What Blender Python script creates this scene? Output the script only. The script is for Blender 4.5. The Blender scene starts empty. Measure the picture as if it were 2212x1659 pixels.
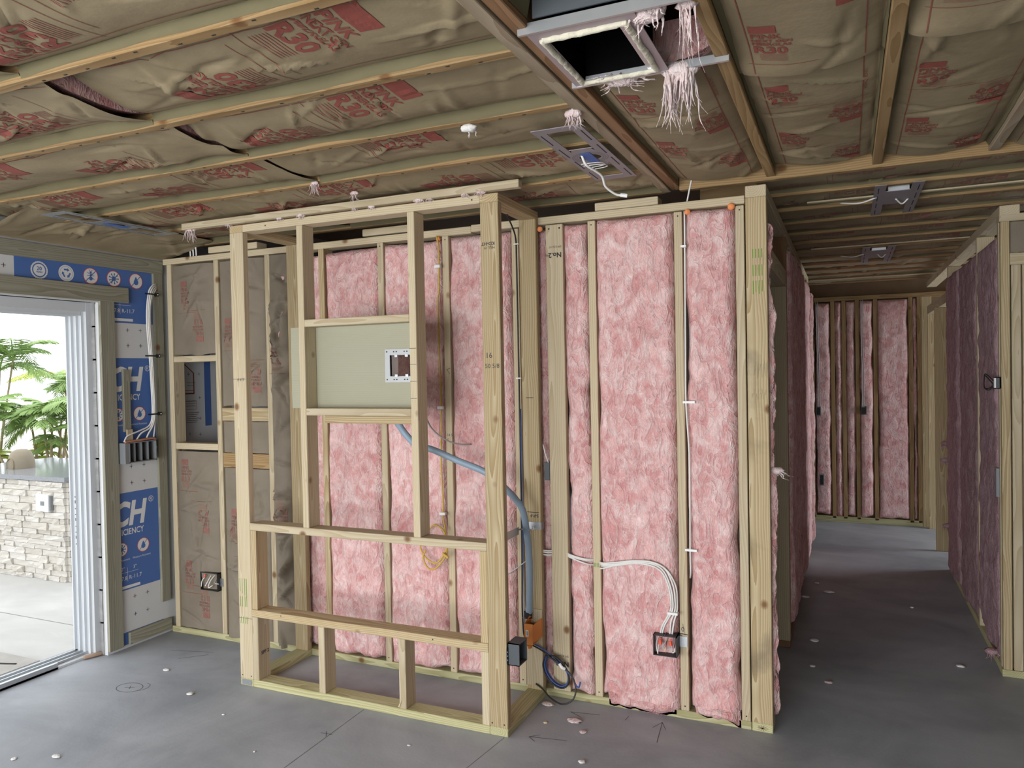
import bpy, bmesh, math, random
import numpy as np
from mathutils import Matrix, Vector

# ------------------------------------------------------------------ camera, world, light, exposure
scn = bpy.context.scene
COL = scn.collection
CAM = Vector((4.079, -3.488, 1.64))
def _cam():
    y, p, r = math.radians(-24.12), math.radians(-0.997), math.radians(1.102)
    f = Vector((math.sin(y)*math.cos(p), math.cos(y)*math.cos(p), math.sin(p)))
    rt = Vector((math.cos(y), -math.sin(y), 0)); dn = f.cross(rt)
    c, s = math.cos(r), math.sin(r)
    R0, D0 = c*rt+s*dn, -s*rt+c*dn
    m = Matrix((( R0.x, -D0.x, -f.x, CAM.x), (R0.y, -D0.y, -f.y, CAM.y), (R0.z, -D0.z, -f.z, CAM.z), (0, 0, 0, 1)))
    cd = bpy.data.cameras.new('camera'); cd.sensor_width = 36; cd.lens = 36*1619.26/2212
    cd.clip_start = .05; cd.clip_end = 200
    o = bpy.data.objects.new('camera', cd); COL.objects.link(o); o.matrix_world = m
    scn.camera = o
_cam()
scn.view_settings.view_transform = 'Standard'
scn.view_settings.look = 'None'
scn.view_settings.gamma = 1
scn.view_settings.use_curve_mapping = False
scn.view_settings.exposure = -0.3
scn.cycles.max_bounces = 6; scn.cycles.diffuse_bounces = 4; scn.cycles.glossy_bounces = 2; scn.cycles.transmission_bounces = 2
scn.cycles.caustics_reflective = False; scn.cycles.caustics_refractive = False; scn.cycles.adaptive_threshold = .05
w = bpy.data.worlds.new('sky'); scn.world = w; w.use_nodes = True
bg = w.node_tree.nodes['Background']; bg.inputs[0].default_value = (.93, .97, 1, 1); bg.inputs[1].default_value = 3.2
def area(name, loc, rot, sx, sy, power, col=(1, 1, 1)):
    l = bpy.data.lights.new(name, 'AREA'); l.shape = 'RECTANGLE'; l.size = sx; l.size_y = sy; l.energy = power; l.color = col
    o = bpy.data.objects.new(name, l); COL.objects.link(o); o.location = loc; o.rotation_euler = rot
    return o
H = math.pi/2
# daylight entering by the glazed doors behind the camera, by the sliding door and by two side windows
area('daylight_rear_glazing', (2.1, -6.08, 1.2), (H, 0, 0), 3.9, 2.1, 350, (.97, .985, 1))
area('sky_portal_sliding_door', (-.17, -1.70, 1.03), (0, -H, 0), 2.1, 2.5, 1).data.cycles.is_portal = True
area('daylight_hall_window', (7.28, 4.35, 1.0), (0, H, 0), 2.0, 1.2, 95, (.88, .94, 1))

area('daylight_side_window', (-.2, 4.45, 1.4), (0, -H, 0), 1.0, 1.0, 16, (.9, .95, 1))

# ------------------------------------------------------------------ helpers
random.seed(7)
rng = np.random.RandomState(11)
def link(o, parent=None):
    COL.objects.link(o)
    if parent is not None: o.parent = parent
    return o
def tag(o, label=None, cat=None, group=None, kind=None):
    if label: o['label'] = label
    if cat: o['category'] = cat
    if group: o['group'] = group
    if kind: o['kind'] = kind
    return o
def empty(name, loc=(0, 0, 0)):
    o = bpy.data.objects.new(name, None); o.empty_display_size = .1; o.location = loc
    return link(o)
def struct(name):
    return tag(empty(name), kind='structure')
def mesh_obj(name, v, f, mat, parent=None, smooth=False):
    me = bpy.data.meshes.new(name); me.from_pydata([tuple(map(float, p)) for p in v], [], [tuple(map(int, q)) for q in f])
    if isinstance(mat, (list, tuple)):
        for m in mat: me.materials.append(m)
    else: me.materials.append(mat)
    if smooth: me.polygons.foreach_set('use_smooth', [True]*len(me.polygons))
    me.update()
    o = bpy.data.objects.new(name, me)
    link(o, parent)
    if parent is not None and parent.type == 'EMPTY' and tuple(parent.location) != (0, 0, 0):
        o.matrix_parent_inverse = Matrix.Translation(parent.location).inverted()
    return o
class MB:
    """collects shapes of one part"""
    def __init__(s): s.v = []; s.f = []; s.m = []
    def add(s, v, f, mi=0):
        n = len(s.v); s.v += [tuple(map(float, p)) for p in v]; s.f += [tuple(int(i)+n for i in q) for q in f]; s.m += [mi]*len(f); return s
    def box(s, x0, x1, y0, y1, z0, z1, mi=0):
        v = [(x, y, z) for z in (z0, z1) for y in (y0, y1) for x in (x0, x1)]
        return s.add(v, [(0, 2, 3, 1), (4, 5, 7, 6), (0, 1, 5, 4), (2, 6, 7, 3), (0, 4, 6, 2), (1, 3, 7, 5)], mi)
    def tube(s, pts, r, n=8, mi=0, smooth=True, cap=True):
        P = spline(pts) if smooth and len(pts) > 2 else [Vector(p) for p in pts]
        v = []; f = []; up = None
        for i, p in enumerate(P):
            t = (P[min(i+1, len(P)-1)] - P[max(i-1, 0)]).normalized()
            if up is None: up = t.orthogonal().normalized()
            up = (up - t*up.dot(t)).normalized(); b = t.cross(up)
            rr = r[min(i*len(r)//len(P), len(r)-1)] if isinstance(r, (list, tuple)) else r
            for k in range(n):
                a = 2*math.pi*k/n; v.append(p + up*math.cos(a)*rr + b*math.sin(a)*rr)
        for i in range(len(P)-1):
            for k in range(n): f.append((i*n+k, i*n+(k+1) % n, (i+1)*n+(k+1) % n, (i+1)*n+k))
        if cap: f.append(tuple(range(n))[::-1]); f.append(tuple((len(P)-1)*n+k for k in range(n)))
        return s.add(v, f, mi)
    def disc(s, c, ex, ey, r0, r1, n=24, mi=0):
        c, ex, ey = Vector(c), Vector(ex), Vector(ey)
        if r0 <= 0:
            return s.add([c + ex*math.cos(2*math.pi*k/n)*r1 + ey*math.sin(2*math.pi*k/n)*r1 for k in range(n)], [tuple(range(n))], mi)
        v = [c + (ex*math.cos(2*math.pi*k/n) + ey*math.sin(2*math.pi*k/n))*r for k in range(n) for r in (r0, r1)]
        return s.add(v, [(2*k, 2*k+1, (2*k+3) % (2*n), (2*k+2) % (2*n)) for k in range(n)], mi)
    def cyl(s, p0, p1, r, n=16, mi=0): return s.tube([p0, p1], r, n, mi, smooth=False)
    def build(s, name, mat, parent=None, smooth=False):
        o = mesh_obj(name, s.v, s.f, mat, parent, smooth)
        if any(s.m): o.data.polygons.foreach_set('material_index', s.m)
        return o
def spline(pts, k=6):
    P = [Vector(p) for p in pts]; Q = [P[0]*2-P[1]] + P + [P[-1]*2-P[-2]]; out = []
    for i in range(1, len(Q)-2):
        a, b, c, d = Q[i-1], Q[i], Q[i+1], Q[i+2]
        for j in range(k):
            t = j/k
            out.append(.5*((2*b)+(c-a)*t+(2*a-5*b+4*c-d)*t*t+(3*b-a-3*c+d)*t**3))
    out.append(P[-1]); return out
# lumber: the local x axis follows the grain; alike boards share one mesh
_bm = {}
def board_mesh(L, W, T, bev, mat):
    k = (round(L, 4), round(W, 4), round(T, 4), bev, mat.name)
    if k not in _bm:
        bm = bmesh.new(); bmesh.ops.create_cube(bm, size=1)
        bmesh.ops.scale(bm, vec=(L, W, T), verts=bm.verts)
        if bev: bmesh.ops.bevel(bm, geom=list(bm.edges), offset=bev, segments=1, affect='EDGES')
        me = bpy.data.meshes.new('board'); bm.to_mesh(me); bm.free(); me.materials.append(mat); _bm[k] = me
    return _bm[k]
def board(name, x, y, z, mat, parent=None, bev=.0025, tilt=None):
    d = [(abs(x[1]-x[0]), 0), (abs(y[1]-y[0]), 1), (abs(z[1]-z[0]), 2)]
    s = sorted(d, reverse=True); ax = [q[1] for q in s]
    me = board_mesh(s[0][0], s[1][0], s[2][0], min(bev, s[2][0]*.2), mat)
    o = bpy.data.objects.new(name, me); link(o, parent)
    e = [Vector((1, 0, 0)), Vector((0, 1, 0)), Vector((0, 0, 1))]
    a, b = e[ax[0]], e[ax[1]]; c = a.cross(b)
    R = Matrix((a, b, c)).transposed()
    if tilt: R = Matrix.Rotation(tilt[1], 3, tilt[0]) @ R
    loc = Vector(((x[0]+x[1])/2, (y[0]+y[1])/2, (z[0]+z[1])/2))
    m = R.to_4x4(); m.translation = loc
    if parent is not None: m = Matrix.Translation(-Vector(parent.location)) @ m
    o.matrix_local = m
    return o
# ---- noise
def vn(x, y, s=0.):
    x = np.asarray(x, float); y = np.asarray(y, float)
    xi, yi = np.floor(x), np.floor(y); fx, fy = x-xi, y-yi
    u, v = fx*fx*(3-2*fx), fy*fy*(3-2*fy)
    def h(a, b):
        q = np.sin(a*127.1+b*311.7+s*74.7)*43758.5453; return q-np.floor(q)
    return (h(xi, yi)*(1-u)+h(xi+1, yi)*u)*(1-v)+(h(xi, yi+1)*(1-u)+h(xi+1, yi+1)*u)*v-.5
def fbm(x, y, s=0., o=3):
    r = 0; a = 1.
    for k in range(o): r = r + a*vn(x*2**k, y*2**k, s+k*17.3); a *= .5
    return r
def ridge(x, y, s=0.): return 1-np.abs(2*fbm(x, y, s, 2))*1.6

# ------------------------------------------------------------------ materials
def nodes(name):
    m = bpy.data.materials.new(name); m.use_nodes = True; nt = m.node_tree
    return m, nt, nt.nodes['Principled BSDF']
def N(nt, t, **k):
    n = nt.nodes.new(t)
    for a, b in k.items(): setattr(n, a, b)
    return n
def plain(name, col, rough=.6, metal=0., spec=.4, noise=0., scale=20., bump=0.):
    m, nt, p = nodes(name)
    p.inputs['Base Color'].default_value = (*col, 1); p.inputs['Roughness'].default_value = rough
    p.inputs['Metallic'].default_value = metal; p.inputs['Specular IOR Level'].default_value = spec
    if noise or bump:
        tc = N(nt, 'ShaderNodeTexCoord'); nz = N(nt, 'ShaderNodeTexNoise'); nz.inputs['Scale'].default_value = scale; nz.inputs['Detail'].default_value = 6
        nt.links.new(tc.outputs['Object'], nz.inputs['Vector'])
        if noise:
            hs = N(nt, 'ShaderNodeHueSaturation'); hs.inputs['Color'].default_value = (*col, 1)
            mr = N(nt, 'ShaderNodeMapRange'); mr.inputs[3].default_value = 1-noise; mr.inputs[4].default_value = 1+noise
            nt.links.new(nz.outputs['Fac'], mr.inputs[0]); nt.links.new(mr.outputs[0], hs.inputs['Value']); nt.links.new(hs.outputs[0], p.inputs['Base Color'])
        if bump:
            b = N(nt, 'ShaderNodeBump'); b.inputs['Strength'].default_value = bump; b.inputs['Distance'].default_value = .01
            nt.links.new(nz.outputs['Fac'], b.inputs['Height']); nt.links.new(b.outputs[0], p.inputs['Normal'])
    return m
def wood(name, light, dark, knot=(.16, .07, .025), rough=.7, kn=1., contrast=1., vary=.10, stain=0.):
    m, nt, p = nodes(name); L = nt.links.new
    tc = N(nt, 'ShaderNodeTexCoord'); oi = N(nt, 'ShaderNodeObjectInfo')
    off = N(nt, 'ShaderNodeVectorMath', operation='SCALE'); off.inputs[0].default_value = (37.0, .11, .07); L(oi.outputs['Random'], off.inputs['Scale'])
    add = N(nt, 'ShaderNodeVectorMath', operation='ADD'); L(tc.outputs['Object'], add.inputs[0]); L(off.outputs[0], add.inputs[1])
    # annual rings: distance from a wandering pith line
    wn = N(nt, 'ShaderNodeTexNoise'); wm = N(nt, 'ShaderNodeMapping'); wm.inputs['Scale'].default_value = (1.1, 5, 5)
    wn.inputs['Scale'].default_value = 1; wn.inputs['Detail'].default_value = 2
    L(add.outputs[0], wm.inputs[0]); L(wm.outputs[0], wn.inputs['Vector'])
    ws = N(nt, 'ShaderNodeVectorMath', operation='SCALE'); ws.inputs['Scale'].default_value = .085; L(wn.outputs['Color'], ws.inputs[0])
    rp = N(nt, 'ShaderNodeVectorMath', operation='ADD'); L(tc.outputs['Object'], rp.inputs[0]); L(ws.outputs[0], rp.inputs[1])
    sh = N(nt, 'ShaderNodeVectorMath', operation='SCALE'); sh.inputs[0].default_value = (0, .05, .06); L(oi.outputs['Random'], sh.inputs['Scale'])
    rq = N(nt, 'ShaderNodeVectorMath', operation='ADD'); L(rp.outputs[0], rq.inputs[0]); L(sh.outputs[0], rq.inputs[1])
    mp = N(nt, 'ShaderNodeMapping'); mp.inputs['Scale'].default_value = (.02, 1, 1); mp.inputs['Location'].default_value = (0, -.055, -.05); L(rq.outputs[0], mp.inputs[0])
    wv = N(nt, 'ShaderNodeTexWave', wave_type='RINGS', rings_direction='X', wave_profile='SAW'); wv.inputs['Scale'].default_value = 34; wv.inputs['Distortion'].default_value = .8
    wv.inputs['Detail'].default_value = 2; wv.inputs['Detail Scale'].default_value = 3; L(mp.outputs[0], wv.inputs['Vector'])
    # fibres
    fn = N(nt, 'ShaderNodeTexNoise'); fm = N(nt, 'ShaderNodeMapping'); fm.inputs['Scale'].default_value = (4, 260, 260); fn.inputs['Scale'].default_value = 1; fn.inputs['Detail'].default_value = 3
    L(add.outputs[0], fm.inputs[0]); L(fm.outputs[0], fn.inputs['Vector'])
    bn = N(nt, 'ShaderNodeTexNoise'); bmn = N(nt, 'ShaderNodeMapping'); bmn.inputs['Scale'].default_value = (1.5, 9, 9); bn.inputs['Scale'].default_value = 1; bn.inputs['Detail'].default_value = 3
    L(add.outputs[0], bmn.inputs[0]); L(bmn.outputs[0], bn.inputs['Vector'])
    mx = N(nt, 'ShaderNodeMix', data_type='RGBA'); mx.inputs[6].default_value = (*light, 1); mx.inputs[7].default_value = (*dark, 1)
    a1 = N(nt, 'ShaderNodeMath', operation='MULTIPLY'); a1.inputs[1].default_value = .80*contrast; L(wv.outputs['Fac'], a1.inputs[0])
    a2 = N(nt, 'ShaderNodeMath', operation='MULTIPLY_ADD'); a2.inputs[1].default_value = .42*contrast; L(fn.outputs['Fac'], a2.inputs[0]); L(a1.outputs[0], a2.inputs[2])
    a3 = N(nt, 'ShaderNodeMath', operation='MULTIPLY_ADD'); a3.inputs[1].default_value = .55; L(bn.outputs['Fac'], a3.inputs[0]); L(a2.outputs[0], a3.inputs[2])
    a4 = N(nt, 'ShaderNodeMath', operation='SUBTRACT', use_clamp=True); a4.inputs[1].default_value = .50; L(a3.outputs[0], a4.inputs[0]); L(a4.outputs[0], mx.inputs[0])
    # knots
    kv = N(nt, 'ShaderNodeTexVoronoi'); kv.inputs['Scale'].default_value = 5.6; km = N(nt, 'ShaderNodeMapping'); km.inputs['Scale'].default_value = (.8, 1, 1)
    L(add.outputs[0], km.inputs[0]); L(km.outputs[0], kv.inputs['Vector'])
    kr = N(nt, 'ShaderNodeMapRange'); kr.inputs[1].default_value = .05; kr.inputs[2].default_value = .12; kr.inputs[3].default_value = .9*kn; kr.inputs[4].default_value = 0; L(kv.outputs['Distance'], kr.inputs[0])
    mk = N(nt, 'ShaderNodeMix', data_type='RGBA'); mk.inputs[7].default_value = (*knot, 1); L(kr.outputs[0], mk.inputs[0]); L(mx.outputs[2], mk.inputs[6])
    hs = N(nt, 'ShaderNodeHueSaturation'); mr = N(nt, 'ShaderNodeMapRange'); mr.inputs[3].default_value = 1-vary; mr.inputs[4].default_value = 1+vary
    L(oi.outputs['Random'], mr.inputs[0]); L(mr.outputs[0], hs.inputs['Value']); L(mk.outputs[2], hs.inputs['Color'])
    out = hs.outputs[0]
    if stain:
        sn = N(nt, 'ShaderNodeTexNoise'); sn.inputs['Scale'].default_value = 3.5; sn.inputs['Detail'].default_value = 5; L(add.outputs[0], sn.inputs['Vector'])
        sr = N(nt, 'ShaderNodeMapRange'); sr.inputs[1].default_value = .56; sr.inputs[2].default_value = .75; sr.inputs[4].default_value = stain; L(sn.outputs['Fac'], sr.inputs[0])
        ms = N(nt, 'ShaderNodeMix', data_type='RGBA'); ms.inputs[7].default_value = (.07, .06, .05, 1); L(sr.outputs[0], ms.inputs[0]); L(out, ms.inputs[6]); out = ms.outputs[2]
    L(out, p.inputs['Base Color'])
    p.inputs['Roughness'].default_value = rough; p.inputs['Specular IOR Level'].default_value = .25
    b = N(nt, 'ShaderNodeBump'); b.inputs['Strength'].default_value = .18; b.inputs['Distance'].default_value = .002; L(a2.outputs[0], b.inputs['Height']); L(b.outputs[0], p.inputs['Normal'])
    return m
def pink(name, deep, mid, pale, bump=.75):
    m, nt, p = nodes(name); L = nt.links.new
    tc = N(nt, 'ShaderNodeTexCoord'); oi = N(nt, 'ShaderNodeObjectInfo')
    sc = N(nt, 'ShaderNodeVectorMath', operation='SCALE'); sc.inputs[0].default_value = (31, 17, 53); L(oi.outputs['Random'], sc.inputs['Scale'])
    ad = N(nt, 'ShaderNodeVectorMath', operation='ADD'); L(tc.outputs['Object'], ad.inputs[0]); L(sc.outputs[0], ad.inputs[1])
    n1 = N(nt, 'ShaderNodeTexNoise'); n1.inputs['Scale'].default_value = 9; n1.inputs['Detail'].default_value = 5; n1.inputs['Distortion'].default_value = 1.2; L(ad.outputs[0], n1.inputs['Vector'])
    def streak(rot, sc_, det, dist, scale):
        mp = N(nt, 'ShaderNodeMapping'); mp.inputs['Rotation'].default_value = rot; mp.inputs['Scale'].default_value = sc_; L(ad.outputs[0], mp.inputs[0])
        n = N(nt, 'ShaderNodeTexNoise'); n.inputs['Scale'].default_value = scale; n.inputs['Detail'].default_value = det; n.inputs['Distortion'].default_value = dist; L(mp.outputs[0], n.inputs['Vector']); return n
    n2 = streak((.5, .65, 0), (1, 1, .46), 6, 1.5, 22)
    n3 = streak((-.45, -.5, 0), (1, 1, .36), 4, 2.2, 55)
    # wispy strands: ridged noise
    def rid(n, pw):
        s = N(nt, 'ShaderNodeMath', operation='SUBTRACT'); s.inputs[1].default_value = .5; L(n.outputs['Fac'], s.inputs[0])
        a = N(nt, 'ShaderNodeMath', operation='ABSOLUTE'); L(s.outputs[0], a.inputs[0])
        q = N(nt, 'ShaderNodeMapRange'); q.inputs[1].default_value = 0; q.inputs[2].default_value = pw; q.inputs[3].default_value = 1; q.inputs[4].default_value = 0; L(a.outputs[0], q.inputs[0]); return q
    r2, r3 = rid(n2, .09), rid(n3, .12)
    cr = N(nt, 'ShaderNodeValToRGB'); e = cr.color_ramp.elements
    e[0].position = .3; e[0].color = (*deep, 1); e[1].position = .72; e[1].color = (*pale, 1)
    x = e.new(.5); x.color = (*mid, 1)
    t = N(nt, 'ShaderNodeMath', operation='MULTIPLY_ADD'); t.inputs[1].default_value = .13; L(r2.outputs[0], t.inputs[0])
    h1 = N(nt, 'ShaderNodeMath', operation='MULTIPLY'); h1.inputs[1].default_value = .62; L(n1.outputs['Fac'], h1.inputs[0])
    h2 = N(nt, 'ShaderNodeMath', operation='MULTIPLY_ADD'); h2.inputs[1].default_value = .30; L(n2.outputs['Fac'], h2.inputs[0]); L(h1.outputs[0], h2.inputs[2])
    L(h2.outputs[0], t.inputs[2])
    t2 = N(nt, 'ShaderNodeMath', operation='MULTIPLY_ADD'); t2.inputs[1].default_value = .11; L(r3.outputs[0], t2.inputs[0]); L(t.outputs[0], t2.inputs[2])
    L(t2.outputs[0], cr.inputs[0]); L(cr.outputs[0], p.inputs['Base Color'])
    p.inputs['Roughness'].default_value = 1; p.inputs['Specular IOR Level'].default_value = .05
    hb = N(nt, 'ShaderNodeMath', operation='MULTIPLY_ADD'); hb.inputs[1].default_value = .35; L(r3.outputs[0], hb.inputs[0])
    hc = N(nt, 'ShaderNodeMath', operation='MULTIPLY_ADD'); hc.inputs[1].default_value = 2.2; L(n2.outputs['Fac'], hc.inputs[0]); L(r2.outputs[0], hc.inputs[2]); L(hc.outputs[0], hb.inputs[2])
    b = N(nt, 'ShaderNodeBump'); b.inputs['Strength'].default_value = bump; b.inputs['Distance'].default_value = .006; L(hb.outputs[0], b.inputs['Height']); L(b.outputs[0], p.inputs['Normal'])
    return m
def kraft(name, col, dark):
    m, nt, p = nodes(name); L = nt.links.new
    tc = N(nt, 'ShaderNodeTexCoord')
    n1 = N(nt, 'ShaderNodeTexNoise'); n1.inputs['Scale'].default_value = 5; n1.inputs['Detail'].default_value = 6; L(tc.outputs['Object'], n1.inputs['Vector'])
    mx = N(nt, 'ShaderNodeMix', data_type='RGBA'); mx.inputs[6].default_value = (*dark, 1); mx.inputs[7].default_value = (*col, 1)
    r = N(nt, 'ShaderNodeMapRange'); r.inputs[1].default_value = .3; r.inputs[2].default_value = .65; L(n1.outputs['Fac'], r.inputs[0]); L(r.outputs[0], mx.inputs[0]); L(mx.outputs[2], p.inputs['Base Color'])
    # fine tooth of the paper
    n3 = N(nt, 'ShaderNodeTexNoise'); n3.inputs['Scale'].default_value = 22; n3.inputs['Detail'].default_value = 5; L(tc.outputs['Object'], n3.inputs['Vector'])
    b = N(nt, 'ShaderNodeBump'); b.inputs['Strength'].default_value = .3; b.inputs['Distance'].default_value = .006; L(n3.outputs['Fac'], b.inputs['Height']); L(b.outputs[0], p.inputs['Normal'])
    p.inputs['Roughness'].default_value = .75; p.inputs['Specular IOR Level'].default_value = .25
    return m
def concrete(name, c0, c1, rough=.55, scale=1.2, bump=.25, speck=True):
    m, nt, p = nodes(name); L = nt.links.new
    tc = N(nt, 'ShaderNodeTexCoord')
    n1 = N(nt, 'ShaderNodeTexNoise'); n1.inputs['Scale'].default_value = scale; n1.inputs['Detail'].default_value = 9; n1.inputs['Roughness'].default_value = .62; n1.inputs['Distortion'].default_value = .6; L(tc.outputs['Object'], n1.inputs['Vector'])
    r = N(nt, 'ShaderNodeMapRange'); r.inputs[1].default_value = .36; r.inputs[2].default_value = .64; L(n1.outputs['Fac'], r.inputs[0])
    mx = N(nt, 'ShaderNodeMix', data_type='RGBA'); mx.inputs[6].default_value = (*c0, 1); mx.inputs[7].default_value = (*c1, 1); L(r.outputs[0], mx.inputs[0])
    # trowel streaks
    mp = N(nt, 'ShaderNodeMapping'); mp.inputs['Rotation'].default_value = (0, 0, .5); mp.inputs['Scale'].default_value = (1.2, 3.2, 1); L(tc.outputs['Object'], mp.inputs[0])
    n2 = N(nt, 'ShaderNodeTexNoise'); n2.inputs['Scale'].default_value = 1.5; n2.inputs['Detail'].default_value = 5; n2.inputs['Distortion'].default_value = .8; L(mp.outputs[0], n2.inputs['Vector'])
    r2 = N(nt, 'ShaderNodeMapRange'); r2.inputs[1].default_value = .35; r2.inputs[2].default_value = .7; r2.inputs[3].default_value = .94; r2.inputs[4].default_value = 1.06; L(n2.outputs['Fac'], r2.inputs[0])
    hs = N(nt, 'ShaderNodeHueSaturation'); L(mx.outputs[2], hs.inputs['Color']); L(r2.outputs[0], hs.inputs['Value']); L(hs.outputs[0], p.inputs['Base Color'])
    p.inputs['Roughness'].default_value = rough; p.inputs['Specular IOR Level'].default_value = .3
    n3 = N(nt, 'ShaderNodeTexNoise'); n3.inputs['Scale'].default_value = 60; n3.inputs['Detail'].default_value = 5; L(tc.outputs['Object'], n3.inputs['Vector'])
    b = N(nt, 'ShaderNodeBump'); b.inputs['Strength'].default_value = bump; b.inputs['Distance'].default_value = .002; L(n3.outputs['Fac'], b.inputs['Height']); L(b.outputs[0], p.inputs['Normal'])
    return m
M = dict(
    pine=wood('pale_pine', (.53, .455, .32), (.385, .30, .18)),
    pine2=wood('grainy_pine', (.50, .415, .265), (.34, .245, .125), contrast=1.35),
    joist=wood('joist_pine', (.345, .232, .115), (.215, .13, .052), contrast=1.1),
    brown=wood('brown_lumber', (.33, .19, .10), (.19, .10, .05)),
    grey_wood=wood('weathered_lumber', (.42, .34, .24), (.27, .20, .13), stain=.2),
    treated=wood('treated_green_lumber', (.52, .50, .30), (.34, .31, .15), contrast=1.2),
    furring=wood('treated_furring', (.32, .31, .245), (.21, .20, .145), contrast=1.2),
    stained=wood('stained_pine', (.50, .415, .265), (.34, .245, .125), contrast=1.35, stain=.7),
    ply=wood('plywood', (.36, .35, .26), (.30, .285, .20), kn=.0, contrast=.5, vary=.02),
    pink=pink('pink_fiberglass', (.56, .225, .228), (.725, .405, .395), (.87, .655, .635)),
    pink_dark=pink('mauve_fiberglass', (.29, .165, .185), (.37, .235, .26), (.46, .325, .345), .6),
    kraft=kraft('kraft_paper', (.29, .232, .143), (.225, .178, .106)),
    kraft_grey=kraft('grey_kraft_paper', (.215, .18, .138), (.175, .145, .108)),
    red=plain('red_ink', (.235, .06, .045), .8, noise=.25, scale=60),
    red_faint=plain('faded_red_ink', (.27, .125, .085), .8, noise=.25, scale=40),
    red_worn=plain('worn_red_ink', (.235, .105, .085), .8, noise=.3, scale=60),
    rust=plain('dark_red_ink', (.22, .07, .045), .8),
    floor=concrete('concrete_floor', (.25, .268, .298), (.38, .40, .432), .55),
    patio=concrete('patio_concrete', (.43, .42, .40), (.51, .50, .48), .75, .6),
    block=concrete('block_concrete', (.26, .26, .26), (.36, .36, .36), .9, 12, .6),
    foam=plain('white_foam_board', (.62, .63, .64), .55, noise=.04, scale=6),
    blue=plain('blue_print', (.075, .155, .41), .55, noise=.08, scale=8),  # printed blue, with the pale haze over this wall lifted into its colour
    white_ink=plain('white_ink', (.72, .73, .74), .6),
    ink=plain('dark_ink', (.03, .03, .035), .7),
    green_ink=plain('green_ink', (.12, .28, .03), .8),
    alu=plain('white_aluminium', (.56, .585, .61), .4, 0, .5),
    steel=plain('galvanised_steel', (.50, .52, .54), .38, .85, .5, noise=.08, scale=30),
    mauve_metal=plain('dull_light_bracket_steel', (.27, .255, .28), .5, .35, .4, noise=.06, scale=25),
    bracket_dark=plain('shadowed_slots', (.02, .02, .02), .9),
    tin=plain('register_plate_tin', (.40, .34, .36), .5, .4, .4, noise=.06, scale=25),
    duct=plain('black_duct_liner', (.004, .004, .004), 1, 0, 0),
    sealant=plain('cream_sealant', (.62, .58, .46), .8, noise=.08, scale=60, bump=.6),
    black=plain('black_plastic', (.018, .018, .02), .45),
    dgrey=plain('dark_grey_box', (.07, .08, .09), .5),
    lgrey=plain('grey_plastic', (.20, .21, .22), .55),
    white=plain('white_plastic', (.78, .78, .77), .45),
    cable=plain('white_cable', (.72, .71, .68), .5),
    yellow=plain('yellow_cable', (.52, .36, .05), .5),
    gcable=plain('grey_cable', (.45, .45, .45), .5),
    bluecable=plain('blue_cable', (.045, .085, .26), .45),
    orange=plain('orange_plastic', (.62, .22, .05), .5),
    foam_orange=plain('orange_sealing_foam', (.80, .28, .10), .7, bump=.5, scale=40),
    wirenut=plain('red_wire_connector', (.75, .10, .05), .45),
    copper=plain('bare_copper', (.55, .25, .12), .35, .9),
    tape=plain('blue_tape', (.055, .13, .42), .6),
    granite=plain('granite', (.26, .27, .29), .10, 0, .6, noise=.35, scale=70),
    leaf=plain('palm_green', (.24, .36, .11), .55, noise=.3, scale=3),
    leaf2=plain('yellow_green_leaf', (.44, .50, .10), .55, noise=.3, scale=3),
    stem=plain('palm_stem', (.28, .22, .13), .8, noise=.3, scale=8),
    tan=plain('tan_cover', (.26, .22, .16), .8, noise=.15, scale=10),
    bag=plain('black_rubber', (.03, .03, .03), .8),
    mat=plain('stone_doormat', (.36, .34, .31), .9, noise=.2, scale=9, bump=.4),
    flange=plain('light_darkened_kraft_flange', (.145, .125, .072), .9, 0, .06, noise=.12, scale=12),  # olive kraft stapling flange, coloured darker to offset the frontal light
    box_tin=plain('dull_silver', (.42, .43, .44), .5, .3, .4),
    fluff=plain('white_fluff', (.70, .68, .66), 1, bump=.8, scale=60),
    splinter=plain('pale_splinter', (.66, .55, .36), .8),
    deck=plain('roof_deck_plywood', (.22, .14, .08), .85, noise=.2, scale=6),
)
# hose: fine corrugation comes from its own rings
def hosemat():
    m, nt, p = nodes('blue_grey_corrugated_hose'); L = nt.links.new
    p.inputs['Base Color'].default_value = (.22, .30, .38, 1); p.inputs['Roughness'].default_value = .5
    return m
M['hose'] = hosemat()
def stonemat():
    m, nt, p = nodes('ledger_stone'); L = nt.links.new
    oi = N(nt, 'ShaderNodeObjectInfo'); tc = N(nt, 'ShaderNodeTexCoord')
    cr = N(nt, 'ShaderNodeValToRGB'); e = cr.color_ramp.elements; e[0].color = (.58, .53, .46, 1); e[1].color = (.76, .73, .68, 1)
    n = N(nt, 'ShaderNodeTexNoise'); n.inputs['Scale'].default_value = 14; n.inputs['Detail'].default_value = 6; L(tc.outputs['Object'], n.inputs['Vector'])
    a = N(nt, 'ShaderNodeMath', operation='MULTIPLY_ADD'); a.inputs[1].default_value = .6; L(oi.outputs['Random'], a.inputs[0])
    s = N(nt, 'ShaderNodeMath', operation='MULTIPLY'); s.inputs[1].default_value = .4; L(n.outputs['Fac'], s.inputs[0]); L(s.outputs[0], a.inputs[2])
    L(a.outputs[0], cr.inputs[0]); L(cr.outputs[0], p.inputs['Base Color']); p.inputs['Roughness'].default_value = .85
    b = N(nt, 'ShaderNodeBump'); b.inputs['Strength'].default_value = .8; b.inputs['Distance'].default_value = .01; L(n.outputs['Fac'], b.inputs['Height']); L(b.outputs[0], p.inputs['Normal'])
    return m
M['stone'] = stonemat()
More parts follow.
